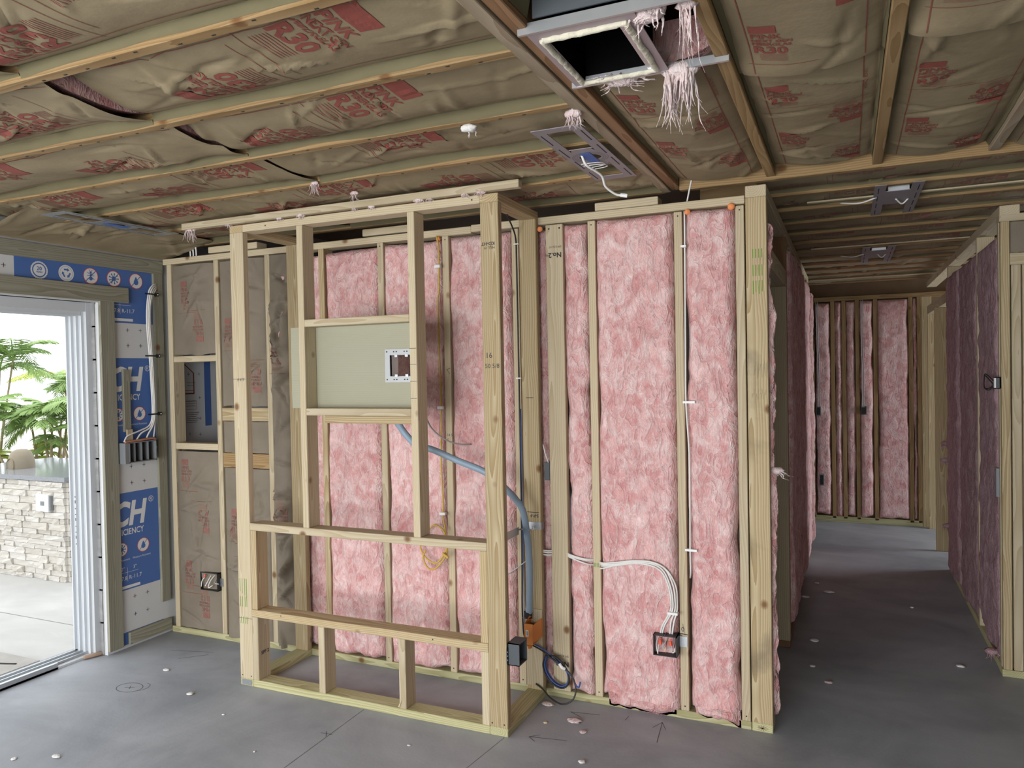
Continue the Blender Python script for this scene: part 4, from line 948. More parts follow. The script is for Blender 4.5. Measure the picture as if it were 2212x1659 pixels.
NM = [
    ([(2.46, .02, .735), (2.60, .02, .738), (2.70, -.012, .737), (2.76, .045, .735), (2.82, -.012, .727), (2.90, -.012, .712), (2.95, .03, .706), (2.985, -.032, .706), (3.05, -.045, .716), (3.15, -.048, .734), (3.24, -.048, .735), (3.30, -.045, .705), (3.333, -.04, .63), (3.340, -.035, .56), (3.336, -.03, .51), (3.318, -.03, .46), (3.312, -.03, .40)], 'leftmost'),
    ([(2.46, .02, .728), (2.60, .02, .730), (2.70, -.012, .728), (2.76, .045, .727), (2.82, -.012, .720), (2.90, -.012, .707), (2.95, .03, .700), (2.985, -.032, .699), (3.05, -.045, .708), (3.15, -.050, .728), (3.24, -.050, .727), (3.292, -.045, .695), (3.322, -.042, .62), (3.330, -.037, .55), (3.322, -.03, .505), (3.288, -.03, .44), (3.276, -.03, .40)], ''),
    ([(2.46, .02, .714), (2.60, .02, .716), (2.70, -.012, .716), (2.76, .045, .716), (2.82, -.012, .714), (2.90, -.012, .690), (2.95, .03, .675), (2.985, -.032, .679), (3.05, -.045, .700), (3.15, -.052, .722), (3.23, -.052, .720), (3.283, -.045, .69), (3.313, -.042, .62), (3.321, -.037, .55), (3.313, -.03, .505), (3.279, -.03, .44), (3.267, -.03, .40)], ''),
    ([(2.985, -.030, .690), (3.06, -.045, .704), (3.16, -.046, .730), (3.25, -.046, .730), (3.308, -.045, .70), (3.342, -.03, .63), (3.347, -.025, .56), (3.345, -.025, .51), (3.332, -.03, .46), (3.322, -.03, .40)], ''),
]
NML = ['white cable entering the black junction box third from its left side', 'white cable entering the black junction box second from its left side', 'white cable entering the black junction box at its left side', 'white cable entering the black junction box nearest the stud']
for (pts, _), lab in zip(NM, NML): tag(MB().tube(pts, .0040, 8).build('white_cable', M['cable'], None, True), lab, 'cable', 'white cables to the junction box')
tag(MB().box(3.306, 3.352, -.048, -.022, .497, .508).build('cable_clip', M['white']), 'white clip bundling the cables above the black junction box', 'cable clip')
tag(MB().tube([(3.40, .01, 2.36), (3.405, -.014, 2.3), (3.404, -.02, 2.0), (3.402, -.024, 1.7), (3.402, -.028, 1.48), (3.414, -.034, 1.25), (3.414, -.034, 1.0), (3.412, -.034, .80), (3.410, -.02, .70), (3.40, .02, .66)], .0040, 8).build('white_cable', M['cable'], None, True), 'white cable running straight down beside the stud right of the widest batt', 'cable')
for z, w_, l in ((2.188, .02, 'short white clip high on the straight white cable'), (1.477, .05, 'long white clip halfway down the straight white cable'), (.798, .05, 'long white clip low on the straight white cable')):
    tag(MB().box(3.390, 3.394+w_, -.042, -.022, z, z+.010).build('cable_clip', M['white']), l, 'cable clip', 'clips on the straight white cable')
tag(MB().box(2.690, 2.716, -.006, .03, 1.09, 1.18).build('plug_cover', M['dgrey']), 'small dark grey box half hidden behind the flat stud', 'electrical box')
tag(MB().tube([(2.685, -.01, 1.27), (2.70, -.015, 1.22), (2.712, -.01, 1.18)], .003, 6).build('thin_cable', M['cable'], None, True), 'short thin white lead above the small grey box', 'cable')
def foam_plug(x, z, lab, sc=1.):
    m = MB()
    bm = bmesh.new(); bmesh.ops.create_icosphere(bm, subdivisions=3, radius=.014*sc)
    v = [tuple(q.co*(1+.25*float(fbm(q.co.x*90+x*50, q.co.y*90+q.co.z*70, x)))) for q in bm.verts]; f = [tuple(q.index for q in p.verts) for p in bm.faces]; bm.free()
    m.add([(x+a, -.012+b*.8, z+c) for a, b, c in v], f); tag(m.build('fire_foam_plug', M['foam_orange'], None, True), lab, 'foam sealant', 'orange foam plugs under the top plate')
foam_plug(2.112, 2.345, 'orange foam plug where the yellow cable leaves the plate'); foam_plug(2.690, 2.342, 'orange foam plug beside the chase rear post'); foam_plug(3.418, 2.352, 'orange foam plug above the straight white cable'); foam_plug(3.612, 2.356, 'orange foam plug beside the doubled corner post', 1.1)
for x, lab in ((3.418, 'white cable rising from the top plate to the ceiling above the straight cable'),):
    tag(MB().tube([(3.41, .02, 2.40), (3.43, .0, 2.47), (3.445, -.01, 2.52)], .004, 6).build('white_cable', M['cable'], None, True), lab, 'cable')
for k, x in enumerate((.29, .315, .34)): tag(MB().tube([(x, .03, 2.38), (x+.002, .03, 2.42), (x+.006, .02, 2.49)], .005, 6).build('white_cable', M['cable'], None, True), ['leftmost', 'middle', 'rightmost'][k]+' of three white cables rising above the corner of the partition', 'cable', 'cables above the partition corner')
# ------------------------------------------------------------------ outer-wall electrics
lb = holder('multi_gang_box', 'grey multi-gang box with an orange top rim on the blue foam board', 'electrical box')
obox('shell', .0615, .128, -.318, -.124, 1.128, 1.252, .005, M['lgrey'], lb, '+x')
MB().box(.066, .072, -.313, -.129, 1.133, 1.247).build('back', M['dgrey'], lb)
for y in (-.27, -.222, -.175): MB().box(.072, .118, y-.002, y+.002, 1.134, 1.246).build('divider', M['lgrey'], lb)
MB().box(.0615, .126, -.345, -.318, 1.125, 1.25).build('side_bracket', M['lgrey'], lb)
MB().tube([(.115, -.335, 1.256), (.118, -.25, 1.26), (.118, -.14, 1.264), (.112, -.118, 1.25)], .007, 8).build('orange_rim', plain('dusty_orange_foam', (.45, .19, .11), .8), lb)
tag(MB().box(.09, .105, -.118, -.102, 1.195, 1.212).build('white_tab', M['white'], lb), 'white tab')
LC = [
    [(.075, -.05, 2.236), (.085, -.085, 2.222), (.088, -.116, 2.18), (.088, -.134, 2.07), (.088, -.136, 1.945), (.088, -.124, 1.77), (.09, -.119, 1.59), (.09, -.116, 1.42), (.09, -.14, 1.345), (.09, -.215, 1.315), (.092, -.30, 1.29), (.095, -.328, 1.255)],
    [(.075, -.05, 2.226), (.085, -.080, 2.212), (.092, -.108, 2.17), (.092, -.126, 2.07), (.092, -.128, 1.945), (.092, -.117, 1.77), (.094, -.113, 1.59), (.094, -.110, 1.42), (.095, -.135, 1.335), (.095, -.205, 1.30), (.10, -.25, 1.255)],
    [(.075, -.05, 2.216), (.085, -.074, 2.20), (.092, -.100, 2.16), (.094, -.118, 2.07), (.094, -.120, 1.945), (.094, -.110, 1.77), (.096, -.106, 1.59), (.096, -.104, 1.42), (.097, -.12, 1.345), (.10, -.16, 1.29), (.10, -.178, 1.255)],
    [(.075, -.05, 2.206), (.085, -.068, 2.19), (.088, -.092, 2.15), (.09, -.110, 2.07), (.09, -.112, 1.945), (.09, -.102, 1.77), (.09, -.098, 1.59), (.09, -.097, 1.42), (.092, -.104, 1.33), (.095, -.118, 1.255)],
]
for k, p in enumerate(LC): tag(MB().tube(p, .0048, 8).build('white_cable', M['cable'], None, True), ['white cable reaching the far-left end of the grey multi-gang box', 'white cable entering the grey multi-gang box left of centre', 'white cable entering the grey multi-gang box right of centre', 'white cable dropping straight to the right end of the grey multi-gang box'][k], 'cable', 'white cables on the outer wall')
for z, l, w_ in ((2.165, 'uppermost black strap on the outer-wall cables', .0), (1.778, 'middle black strap on the outer-wall cables', .02), (1.412, 'lowest black strap on the outer-wall cables', .0)):
    t = holder('cable_strap', l, 'cable strap', group='black straps on the outer wall')
    MB().box(.0985, .101, -.155+w_*-.5, -.075, z-.004, z+.004).build('band', M['black'], t)
    MB().disc((.1015, -.062, z), (0, 1, 0), (0, 0, 1), 0, .012, 14).disc((.0815, -.062, z), (0, 1, 0), (0, 0, 1), 0, .012, 14).build('washer', M['black'], t)
    MB().cyl((.1015, -.062, z), (.104, -.062, z), .004, 10).build('nail', M['white'], t)
sb = holder('switch_box', 'black box with loose wires set in the lower left kraft batt', 'electrical box')
obox('shell', .365, .506, -.028, .03, .308, .420, .004, M['black'], sb, '-y')
MB().box(.506, .53, -.004, -.0005, .335, .385).build('mounting_plate', M['steel'], sb)
for p, m in (([(.40, .0, .40), (.385, -.03, .37), (.378, -.034, .33)], 'cable'), ([(.43, .0, .40), (.425, -.03, .36), (.41, -.034, .335)], 'cable'), ([(.46, .0, .40), (.45, -.03, .37), (.44, -.036, .33), (.47, -.03, .345)], 'cable'), ([(.47, .0, .37), (.49, -.03, .36), (.52, -.03, .358)], 'gcable')): MB().tube(p, .003, 6).build('wire', M[m], sb, True)
MB().tube([(.405, -.025, .405), (.40, -.032, .39)], .006, 8).build('wire_connector', M['wirenut'], sb)
# ------------------------------------------------------------------ duct opening in the ceiling
vt = holder('register_boot', 'square metal duct opening with a cream sealant rim in the ceiling', 'air duct')
zz = ZJ-.012
V, F = plate([3.372, 3.412, 3.602, 3.640], [-1.785, -1.738, -1.445, -1.412], {(1, 1)}, .003, lambda u, v, w: (u, v, zz+w)); mesh_obj('face_plate', V, F, M['tin'], vt)
mb = MB(); mb.box(3.410, 3.412, -1.74, -1.443, zz, zz+.22).box(3.602, 3.604, -1.74, -1.443, zz, zz+.22).box(3.41, 3.604, -1.74, -1.738, zz, zz+.22).box(3.41, 3.604, -1.445, -1.443, zz, zz+.22).box(3.41, 3.604, -1.74, -1.443, zz+.22, zz+.222); mb.build('duct_box', M['duct'], vt)
for pts in ([(3.400, -1.745, zz-.003), (3.612, -1.745, zz-.003)], [(3.612, -1.745, zz-.003), (3.612, -1.438, zz-.003)], [(3.612, -1.438, zz-.003), (3.402, -1.438, zz-.003)], [(3.402, -1.438, zz-.003), (3.400, -1.745, zz-.003)]):
    p0, p1 = Vector(pts[0]), Vector(pts[1]); n = 14
    MB().tube([tuple(p0.lerp(p1, k/n)+Vector((random.uniform(-.002, .002), random.uniform(-.002, .002), 0))) for k in range(n+1)], [random.uniform(.0075, .0095) for _ in range(9)], 8).build('sealant_bead', M['sealant'], vt, True)
MB().box(3.412, 3.602, -1.738, -1.728, zz-.002, zz+.012).build('folded_lip', M['steel'], vt); MB().box(3.59, 3.602, -1.73, -1.446, zz+.0, zz+.03).build('folded_lip', M['steel'], vt); MB().box(3.412, 3.60, -1.449, -1.445, zz-.002, zz+.010).build('folded_lip', M['steel'], vt)
MB().box(3.352, 3.772, -1.793, -1.785, zz-.002, zz+.025).build('hanger_rail', M['steel'], vt); MB().box(3.358, 3.80, -1.412, -1.402, zz-.002, zz+.02).build('hanger_rail', M['steel'], vt)
MB().box(3.395, 3.62, -1.80, -1.795, zz+.03, zz+.14).build('boot_side', M['dgrey'], vt)
def tuft(name, lab, c, n, ln, rad, seed, mat='pink_pale', group=None, spread=.02):
    r = random.Random(seed); m = MB(); c = Vector(c)
    bm = bmesh.new(); bmesh.ops.create_icosphere(bm, subdivisions=2, radius=rad)
    m.add([c+Vector((q.co.x*1.5*(1+.5*r.random()), q.co.y*(1+.4*r.random()), q.co.z*(.7+.5*r.random()))) for q in bm.verts], [tuple(q.index for q in p.verts) for p in bm.faces]); bm.free()
    for k in range(n*3):
        a = c+Vector((r.uniform(-1, 1)*rad*1.4, r.uniform(-1, 1)*rad, -rad*.2)); l = ln*r.uniform(.35, 1); dx, dy = r.uniform(-1, 1)*spread, r.uniform(-1, 1)*spread
        m.tube([a, a+Vector((dx*.5+r.uniform(-.006, .006), dy*.4, -l*.4)), a+Vector((dx*.6, dy*.8, -l*.75)), a+Vector((dx*1.3, dy, -l))], [rad*.16, rad*.10, rad*.06, rad*.02], 5)
    o = m.build(name, M[mat], None, True); tag(o, lab, 'insulation scrap', group); return o
M['pink_pale'] = pink('loose_pink_fiber', (.58, .42, .42), (.68, .54, .53), (.80, .70, .68), .6)
tuft('hanging_fiber', 'largest clump of pink fibers hanging under the duct hanger rail', (3.665, -1.385, 2.462), 16, .17, .028, 3, spread=.03)
tuft('hanging_fiber', 'long pink fiber wisp hanging beside the first joist near the duct', (3.752, -1.74, 2.47), 5, .16, .014, 5)
tuft('hanging_fiber', 'pink fiber lump poking out over the duct face plate', (3.66, -1.74, 2.475), 6, .05, .026, 6)
tuft('hanging_fiber', 'dusty pink fiber fringe under the near edge of the duct opening', (3.50, -1.395, 2.475), 14, .03, .03, 7, spread=.05)
tuft('hanging_fiber', 'small pink tuft beside the brown beam at the second joist', (3.285, -1.2, 2.46), 6, .05, .016, 8)
tuft('hanging_fiber', 'pink tuft at the left end of the board over the chase', (.84, -.47, 2.44), 7, .08, .018, 9)
for k, x in enumerate((1.12, 1.46, 1.60, 1.92, 2.02, 2.28, 2.34, 2.52, 2.60)):
    tuft('pressed_fiber', f'{["first","second","third","fourth","fifth","sixth","seventh","eighth","ninth"][k]} pink fiber puff from the left under the board over the chase', (x, -.485, 2.438), 6, .022, .008+.003*(k % 3), 20+k, group='pink puffs over the chase')
tuft('hanging_fiber', 'thin pink wisps hanging from the torn kraft left of the chase top', (1.98, -.85, 2.47), 7, .06, .010, 31)
tuft('hanging_fiber', 'short pink tuft on the joist above the chase', (2.02, -.62, 2.47), 4, .05, .012, 32)
fb = tuft('foam_blob', 'white foam blob stuck to the third ceiling joist', (2.925, -1.225, 2.460), 1, .03, .016, 77, 'fluff', spread=.008); fb['category'] = 'foam sealant'
# ------------------------------------------------------------------ light brackets
def bracket(lab, x0, x1, y0, y1, z, tape=False, can=False, mat='mauve_metal', seed=0):
    t = holder('light_bracket', lab, 'light bracket', group='ceiling light brackets'); w_ = x1-x0; l = y1-y0
    us = [x0, x0+w_*.24, x1-w_*.24, x1]; vs = [y0, y0+l*.06, y0+l*.36, y0+l*.68, y0+l*.92, y1]
    if can: vs = [y0, y0+l*.02, y0+l*.20, y0+l*.62, y0+l*.98, y1]
    V, F = plate(us, vs, {(1, 1), (1, 3)} if not can else {(1, 1), (1, 3), (1, 0), (1, 4)}, .0025, lambda u, v, w: (u, v, z+w), circ=None if can else (1, 2, w_*.235))
    bp = mesh_obj('bracket_plate', V, F, M[mat], t)
    for x in (x0+w_*.09, x1-w_*.09):
        m = MB()
        for k in range(4): m.box(x-.002, x+.002, y0+l*(.08+.24*k), y0+l*(.24+.24*k), z-.0006, z+.0002)
        m.build('slots', M['bracket_dark'], bp)
    if not can:
        xc, yc_ = (x0+x1)/2, y0+l*.52
        for r in (.28, .33, .38): MB().disc((xc, yc_, z-.0005), (1, 0, 0), (0, 1, 0), w_*r, w_*r+.0015, 32).build('score_ring', M['dgrey'], bp)
        MB().disc((xc, yc_, z+.07), (1, 0, 0), (0, 1, 0), 0, w_*.24, 24).build('cover_disc', M['brown'], t)
        if tape: MB().box(xc-.022, xc+.018, yc_-.065, yc_+.065, z-.0016, z-.0006).build('tape_strip', M['tape'], bp)
    else:
        xc, yc_ = (x0+x1)/2, y0+l*.33
        MB().box(xc-w_*.2, xc+w_*.24, yc_-.09, yc_+.09, z+.0026, z+.07).build('junction_can', M['steel'], t)
        MB().tube([(xc-.25, yc_+.12, z+.01), (xc-.16, yc_+.05, z-.012), (xc-.08, yc_+.02, z+.004)], .004, 6).build('lead', M['cable'], t, True)
        MB().tube([(xc-.0, yc_+.09, z+.0), (xc+.03, yc_+.13, z-.02), (xc+.06, yc_+.12, z+.005)], .004, 6).build('lead', M['cable'], t, True)
    return t
b1 = bracket('grey slotted light bracket with blue tape and a dangling white lead beside the beam', 3.10, 3.278, -1.11, -.37, 2.452, True)
MB().tube([(3.165, -.76, 2.455), (3.178, -.745, 2.42), (3.20, -.70, 2.405), (3.215, -.66, 2.39), (3.216, -.62, 2.36), (3.245, -.58, 2.335), (3.272, -.57, 2.33)], .0048, 8).build('white_lead', M['cable'], b1, True)
MB().tube([(3.262, -.572, 2.332), (3.288, -.566, 2.327)], .008, 8).build('lead_end', M['white'], b1)
for dy in (0, .03): MB().tube([(3.13, -.66+dy, 2.449), (3.20, -.665+dy, 2.446), (3.215, -.62+dy, 2.447), (3.14, -.60+dy, 2.447)], .0016, 6).build('wire_loop', M['white'], b1, True)
bracket('bluish light bracket seen edge-on near the corner by the sliding door', .46, .64, -1.05, -.37, 2.452, True, mat='steel')
bracket('light bracket with a silver junction can at the hall entrance', 4.203, 4.406, .34, 1.08, 2.452, can=True)
bracket('light bracket deeper in the dark hall ceiling', 4.185, 4.395, 2.32, 3.22, 2.452, can=True)
# ------------------------------------------------------------------ hall electrics
hb = holder('switch_box', 'white-faced switch box with looped dark wires on the shaded hall wall', 'electrical box')
obox('shell', 4.775, 4.800, 1.075, 1.125, 1.500, 1.560, .004, M['dgrey'], hb, '-x'); MB().box(4.772, 4.779, 1.07, 1.09, 1.505, 1.555).build('face', M['white'], hb)
for k in range(2): MB().tube([(4.776, 1.12, 1.54-.02*k), (4.755, 1.22, 1.575-.01*k), (4.76, 1.30, 1.545), (4.758, 1.28, 1.50), (4.765, 1.18, 1.49+.01*k), (4.776, 1.13, 1.515)], .003, 6).build('looped_wire', M['bracket_dark'], hb, True)
tag(MB().box(4.786, 4.801, 1.13, 1.165, .93, 1.08).build('outlet_box', M['lgrey']), 'grey outlet box half sunk in the shaded hall batt', 'electrical box')
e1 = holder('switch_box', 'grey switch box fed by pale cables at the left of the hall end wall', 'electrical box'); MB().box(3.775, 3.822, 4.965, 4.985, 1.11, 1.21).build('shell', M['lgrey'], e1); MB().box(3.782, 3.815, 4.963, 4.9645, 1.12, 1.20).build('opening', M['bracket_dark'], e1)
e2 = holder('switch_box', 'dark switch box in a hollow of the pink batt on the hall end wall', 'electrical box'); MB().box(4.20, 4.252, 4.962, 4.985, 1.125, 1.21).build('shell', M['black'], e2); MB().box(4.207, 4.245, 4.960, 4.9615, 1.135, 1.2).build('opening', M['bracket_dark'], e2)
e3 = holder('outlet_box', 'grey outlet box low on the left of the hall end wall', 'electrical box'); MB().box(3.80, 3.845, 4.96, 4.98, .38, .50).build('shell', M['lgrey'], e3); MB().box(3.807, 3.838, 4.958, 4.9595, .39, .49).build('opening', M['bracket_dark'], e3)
for k, x in enumerate((3.785, 3.80)): tag(MB().tube([(x, 4.97, 2.3), (x+.005, 4.965, 1.9), (x+.012, 4.965, 1.5), (x+.01, 4.962, 1.2)], .004, 6).build('grey_cable', M['gcable'], None, True), ['outer', 'inner'][k]+' of two grey cables dropping to the left switch box at the hall end', 'cable', 'cables at the left of the hall end')
for k, x in enumerate((4.212, 4.228)): tag(MB().tube([(x, 4.97, 2.3), (x-.002, 4.965, 1.9), (x+.006, 4.965, 1.5), (x, 4.962, 1.2)], .003, 6).build('grey_cable', M['gcable'], None, True), ['left one', 'right one'][k]+' of two thin cables above the dark switch box at the hall end', 'cable', 'cables above the dark box at the hall end')
for k, (y, z) in enumerate(((3.30, .95), (3.30, .82), (1.25, .02), (3.2, .32))): tuft('hanging_fiber', ['frayed mauve wisp high on the far hall doorway edge', 'frayed mauve wisp low on the far hall doorway edge', 'pale fluff at the foot of the right hall wall', 'torn mauve wisp near the foot of the far hall doorway'][k], (4.78, y, z+.05), 5, .05, .02, 50+k, 'pink_dark')
tuft('hanging_fiber', 'curled pink wisp sticking out of the corner post at the hall entrance', (3.785, .06, 1.17), 6, .04, .018, 61, spread=.04)
# ------------------------------------------------------------------ floor marks and scraps
fm = MB(); fz = lambda a, b: (a, b, .0006)
strip(fm, (1.905, -.48), (1.915, -1.15), .0025, fz); strip(fm, (2.66, -.48), (2.60, -.95), .002, fz)
for a, b in (((1.86, -.75), (1.92, -.745)), ((1.875, -.73), (1.905, -.77)), ((2.76, -.43), (2.93, -.40)), ((2.76, -.43), (2.80, -.395)), ((2.76, -.43), (2.80, -.46)), ((3.28, -.075), (3.30, -.27)), ((3.28, -.075), (3.25, -.14)), ((3.28, -.075), (3.31, -.14)), ((2.85, -.13), (2.99, -.11)), ((2.85, -.13), (2.91, -.16)), ((3.12, -.07), (3.115, -.12)), ((.56, -.735), (.61, -.715)), ((.575, -.71), (.60, -.74)), ((.35, -.25), (.62, -.18)), ((.50, -.33), (.62, -.22))): strip(fm, a, b, .003, fz)
for k in range(28):
    a0, a1 = k*2*math.pi/28, (k+1)*2*math.pi/28; strip(fm, (.585+.075*math.cos(a0), -.725+.055*math.sin(a0)), (.585+.075*math.cos(a1), -.725+.055*math.sin(a1)), .003, fz)
    if k < 12: strip(fm, (.63+.05*math.cos(a0-1), -.70+.05*math.sin(a0-1)), (.63+.05*math.cos(a1-1), -.70+.05*math.sin(a1-1)), .0025, fz)
fm.build('pencil_lettering', plain('faint_pencil', (.10, .09, .09), .8), fl)
SC = [(.96, -.668, .022, 'fluff'), (.579, -.483, .018, 'fluff'), (.766, -1.444, .016, 'fluff'), (.922, -1.36, .018, 'fluff'), (2.973, -.304, .02, 'pink_pale'), (2.90, -.22, .03, 'pink_pale'), (3.885, 1.276, .03, 'fluff'), (3.939, 2.337, .03, 'fluff'), (3.854, 2.556, .022, 'fluff'), (3.791, 2.164, .022, 'fluff'), (3.888, .866, .018, 'fluff'), (3.974, .672, .018, 'pink_pale'), (4.457, 2.16, .016, 'fluff'), (2.72, -.10, .028, 'pink_pale'), (3.05, -.55, .018, 'fluff'), (1.3, -.78, .008, 'fluff'), (1.7, -1.0, .008, 'fluff'), (4.62, 1.15, .02, 'fluff'), (2.78, -.28, .012, 'splinter'), (2.3, -.7, .008, 'fluff')]
SL = ['on the slab between the chase and the sliding door', 'on the slab near the outer-wall corner', 'at the lower left edge of the slab', 'just inside the lower left edge of the slab', 'on the slab in front of the flat stud', 'larger, on the slab beside the chase corner', 'by the doorway post in the hall', 'in the middle of the hall floor', 'farther up the hall floor, left of centre', 'against the foot of the left hall wall', 'at the hall entrance', 'on the slab before the hall entrance', 'on the right of the hall floor', 'beside the chase plate under the cable coil', 'at the bottom of the picture right of the chase', 'tiny, left of the chase corner', 'tiny, on the slab in front of the chase', 'at the foot of the right hall wall end', 'of pale wood beside the chase plate', 'tiny, below the middle of the chase plate']
for k, (x, y, r, m) in enumerate(SC):
    bm = bmesh.new(); r *= .62; bmesh.ops.create_icosphere(bm, subdivisions=2, radius=r); rr = random.Random(k)
    v = [(x+q.co.x*(1+.6*rr.random())*(1.5 if k % 2 else 1), y+q.co.y*(1+.5*rr.random()), max(.0005, r*.32+q.co.z*.38*(1+.5*rr.random()))) for q in bm.verts]; f = [tuple(q.index for q in p.verts) for p in bm.faces]; bm.free()
    tag(mesh_obj('floor_scrap', v, f, M[m], None, True), ('pink' if m == 'pink_pale' else 'white' if m == 'fluff' else 'splinter')+' scrap '+SL[k], 'scrap', 'scraps on the floor')
tag(mesh_obj('wood_splinter', [(2.107, YC-.012, .05), (2.112, YC-.008, .045), (2.128, YC-.004, .095), (2.11, YC-.011, .055)], [(0, 1, 2), (0, 2, 3), (1, 3, 2), (0, 3, 1)], M['splinter']), 'pale splinter leaning on the right lower cripple of the chase', 'splinter')
ba = MB().tube([(-.015, -.55, .012), (.01, -.50, .014), (.02, -.45, .012)], .012, 8).build('backer_rod', plain('dusty_tan_rod', (.36, .25, .18), .8), None, True); tag(ba, 'loose tan backer rod lying by the door sill', 'scrap')
# ------------------------------------------------------------------ outside
ct = holder('stone_counter', 'stone-clad outdoor counter with a dark granite top beyond the sliding door', 'counter', (-2.6, 1.1, -.03))
CX, CYF = -1.80, .62
MB().box(-3.42, CX-.02, CYF+.02, 1.55, -.03, .80).build('core', M['block'], ct)
MB().box(-3.46, CX+.035, CYF-.035, 1.62, .80, .838).build('countertop', M['granite'], ct)
_st = []
for k in range(8):
    rr = random.Random(k); v = [(x, y+(rr.uniform(-.008, .004) if y < 0 else 0), z) for z in (-.5, 0, .5) for y in (-.02, .02) for x in (-.5, -.17, .17, .5)]
    f = []
    for zi in range(2):
        for xi in range(3):
            a = zi*8+xi; f.append((a, a+1, a+9, a+8)); f.append((a+4, a+12, a+13, a+5))
        a = zi*8; f.append((a, a+8, a+12, a+4)); f.append((a+3, a+7, a+15, a+11))
    for xi in range(3): f.append((xi, xi+4, xi+5, xi+1)); f.append((16+xi, 17+xi, 21+xi, 20+xi))
    me = bpy.data.meshes.new('stone'); me.from_pydata(v, [], f); me.materials.append(M['stone']); _st.append(me)
def stone(x, y, z, w_, h_, rz=0.):
    o = bpy.data.objects.new('ledger_stone', random.choice(_st)); link(o, ct); o.location = Vector((x, y, z))-Vector(ct.location); o.scale = (w_, 1+random.uniform(-.3, .5), h_); o.rotation_euler = (0, 0, rz)
rz_ = random.Random(4)
z = -.03; row = 0
while z < .79:
    h_ = rz_.choice((.042, .05, .06)); h_ = min(h_, .80-z)
    x = CX
    first = True
    while x > -3.38:
        w_ = min(rz_.uniform(.08, .22)*(1 if not first else .6+.6*(row % 2)), max(.05, x+3.42)); stone(x-w_/2, CYF+rz_.uniform(-.006, .006), z+h_/2, w_-.004, h_-.003); x -= w_; first = False
    y = CYF+.0
    while y < 1.5:
        w_ = rz_.uniform(.1, .24); w_ = min(w_, 1.55-y)
        if w_ > .03: stone(CX-.0+rz_.uniform(-.004, .004), y+w_/2, z+h_/2, w_-.004, h_-.003, math.pi/2)
        y += w_
    z += h_; row += 1
ou = holder('outdoor_outlet', 'white weatherproof outlet cover on the stone counter face', 'outlet', (-2.0, .58, .63))
oc = MB().box(-2.10, -1.945, .565, .60, .55, .69).build('cover', M['white'], ou); MB().box(-2.04, -1.995, .562, .566, .60, .635).build('window', M['lgrey'], oc); MB().box(-1.945, -1.93, .575, .60, .56, .68).build('hinge_side', M['lgrey'], ou)
PCX, PCY = -2.84, .93
pot = MB(); a = np.linspace(0, 2*np.pi, 20, endpoint=False); prof = [(.0, .175), (.045, .17), (.078, .15), (.098, .105), (.106, .05), (.108, 0.)]
for r, hh in prof: pot.v += [(PCX+r*math.cos(t), PCY+r*math.sin(t), .838+hh) for t in a]
for i in range(len(prof)-1):
    for k in range(20): pot.f.append((i*20+k, i*20+(k+1) % 20, (i+1)*20+(k+1) % 20, (i+1)*20+k)); pot.m.append(0)
gc = holder('covered_pot', 'rounded tan covered pot standing on the granite counter', 'pot', (PCX, PCY, .838)); pc = pot.build('cover', M['tan'], gc, True)
MB().tube([(PCX-.04, PCY-.108, .842), (PCX-.04, PCY-.106, .90), (PCX-.01, PCY-.10, .935), (PCX+.035, PCY-.10, .91), (PCX+.045, PCY-.104, .842)], .005, 6).build('strap_loop', M['stem'], pc, True)
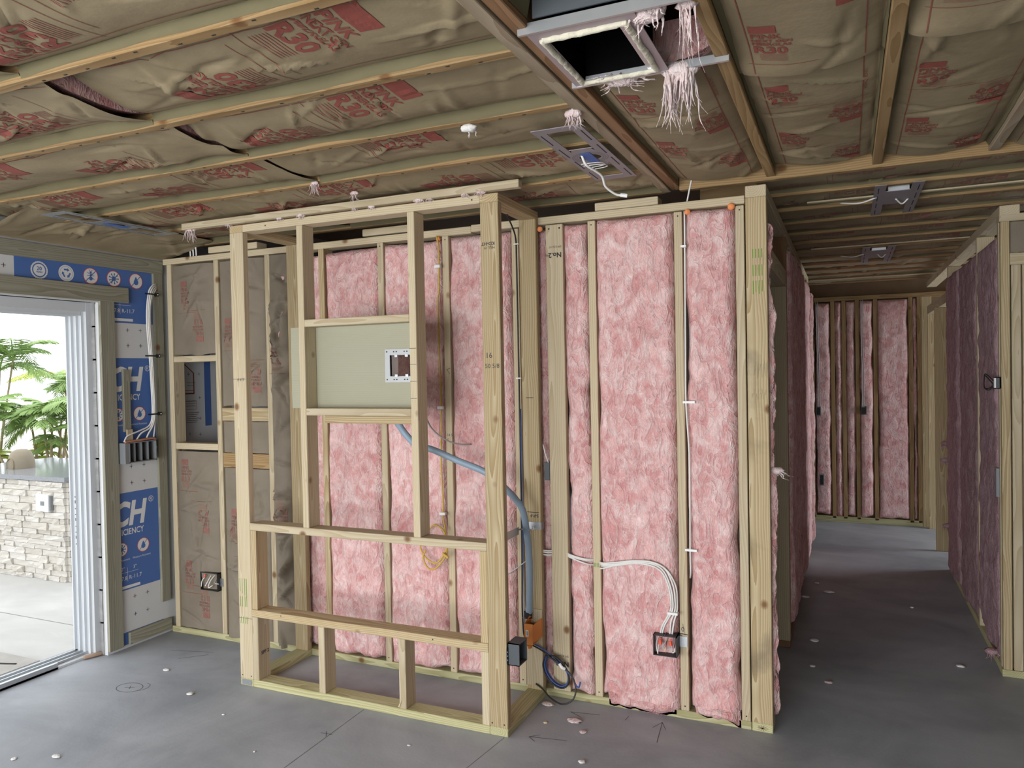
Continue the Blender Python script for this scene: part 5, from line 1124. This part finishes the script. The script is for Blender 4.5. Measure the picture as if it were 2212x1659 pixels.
# palms behind the counter
def frond(parent, base, az, ln, el, droop, mat, sc=1., seed=0):
    r = random.Random(seed); m = MB(); n = 26; P = []
    d = Vector((math.cos(az), math.sin(az), 0)); p = Vector(base); ang = el
    for k in range(n+1):
        P.append(p.copy()); p = p + (d*math.cos(ang)+Vector((0, 0, math.sin(ang))))*ln/n; ang -= droop/n
    m.tube(P, [.011*sc, .006*sc, .003*sc], 5, smooth=False)
    side = Vector((-d.y, d.x, 0))
    for k in range(4, n):
        t = (P[k]-P[k-1]).normalized(); l = .42*ln*math.sin(math.pi*min(1, (k+1)/(n+2))**.75)*r.uniform(.85, 1.1)+.03
        for s in (-1, 1):
            w_ = (side*s*.8+t*.75-Vector((0, 0, .12+.25*r.random()))).normalized(); q = t*.014*sc; up = Vector((0, 0, -.06*l))
            a, b, c = P[k], P[k]+w_*l*.5+up*.3, P[k]+w_*l+up*2.2
            m.add([a-q*.4, a+q*.4, b+q, b-q, c], [(0, 1, 2, 3), (3, 2, 4)])
    m.build('frond', M[mat], parent)
def palm(lab, loc, stems, nf, ln, seed, mat='leaf', h=(1.2, 1.9)):
    r = random.Random(seed); t = holder('palm_clump', lab, 'palm', loc, 'palms behind the counter')
    for k in range(stems):
        b = Vector(loc)+Vector((r.uniform(-.2, .2), r.uniform(-.2, .2), 0)); hh = r.uniform(*h); top = b+Vector((r.uniform(-.35, .35), r.uniform(-.35, .35), hh))
        st = MB().tube([b, (b+top)/2+Vector((r.uniform(-.08, .08), r.uniform(-.08, .08), 0)), top], [.022, .016, .012], 7).build('stem', M['stem'], t, True)
        for q in range(nf):
            frond(st, top, r.uniform(0, 2*math.pi), ln*r.uniform(.7, 1.1), r.uniform(.5, 1.25), r.uniform(1.2, 2.2), mat, 1, seed*50+k*9+q)
palm('bushy green palm right behind the covered pot', (-5.0, 2.5, -.05), 7, 6, .62, 1, h=(.95, 1.35))
palm('palm clump beside the door jamb with brown lower stems', (-4.35, 2.7, -.05), 7, 4, .55, 2, h=(.75, 1.35))
palm('taller palm whose fronds hang in at the left picture edge', (-5.95, 2.5, -.05), 3, 6, .8, 3, h=(1.75, 2.0))
palm('low yellow-green leafy clump behind the counter', (-5.45, 2.9, -.05), 6, 5, .42, 4, 'leaf2', (.55, .95))
palm('thin pale palm far behind the counter', (-6.6, 4.4, -.05), 4, 5, .7, 5, 'leaf2', (1.2, 1.7))
palm('palm with narrow leaves far behind the door jamb', (-6.1, 4.2, -.05), 4, 5, .7, 6, 'leaf', (1.3, 1.8))
# door mat on the patio
dm = holder('door_mat', 'stone-patterned mat with dark branching lines outside the sliding door', 'mat', (-.8, -1.1, -.03))
MB().box(-1.6, -.30, -1.6, -.62, -.0295, -.018).build('pad', M['mat'], dm)
rr = random.Random(9)
for k in range(9):
    y0 = -.70-.10*k; pts = [(-.36-.12*j-.03*rr.random(), y0-.03*rr.random()-.02*j, -.0172) for j in range(9)]
    MB().tube(pts, .006, 5).build('dark_line', M['bag'], dm, True)
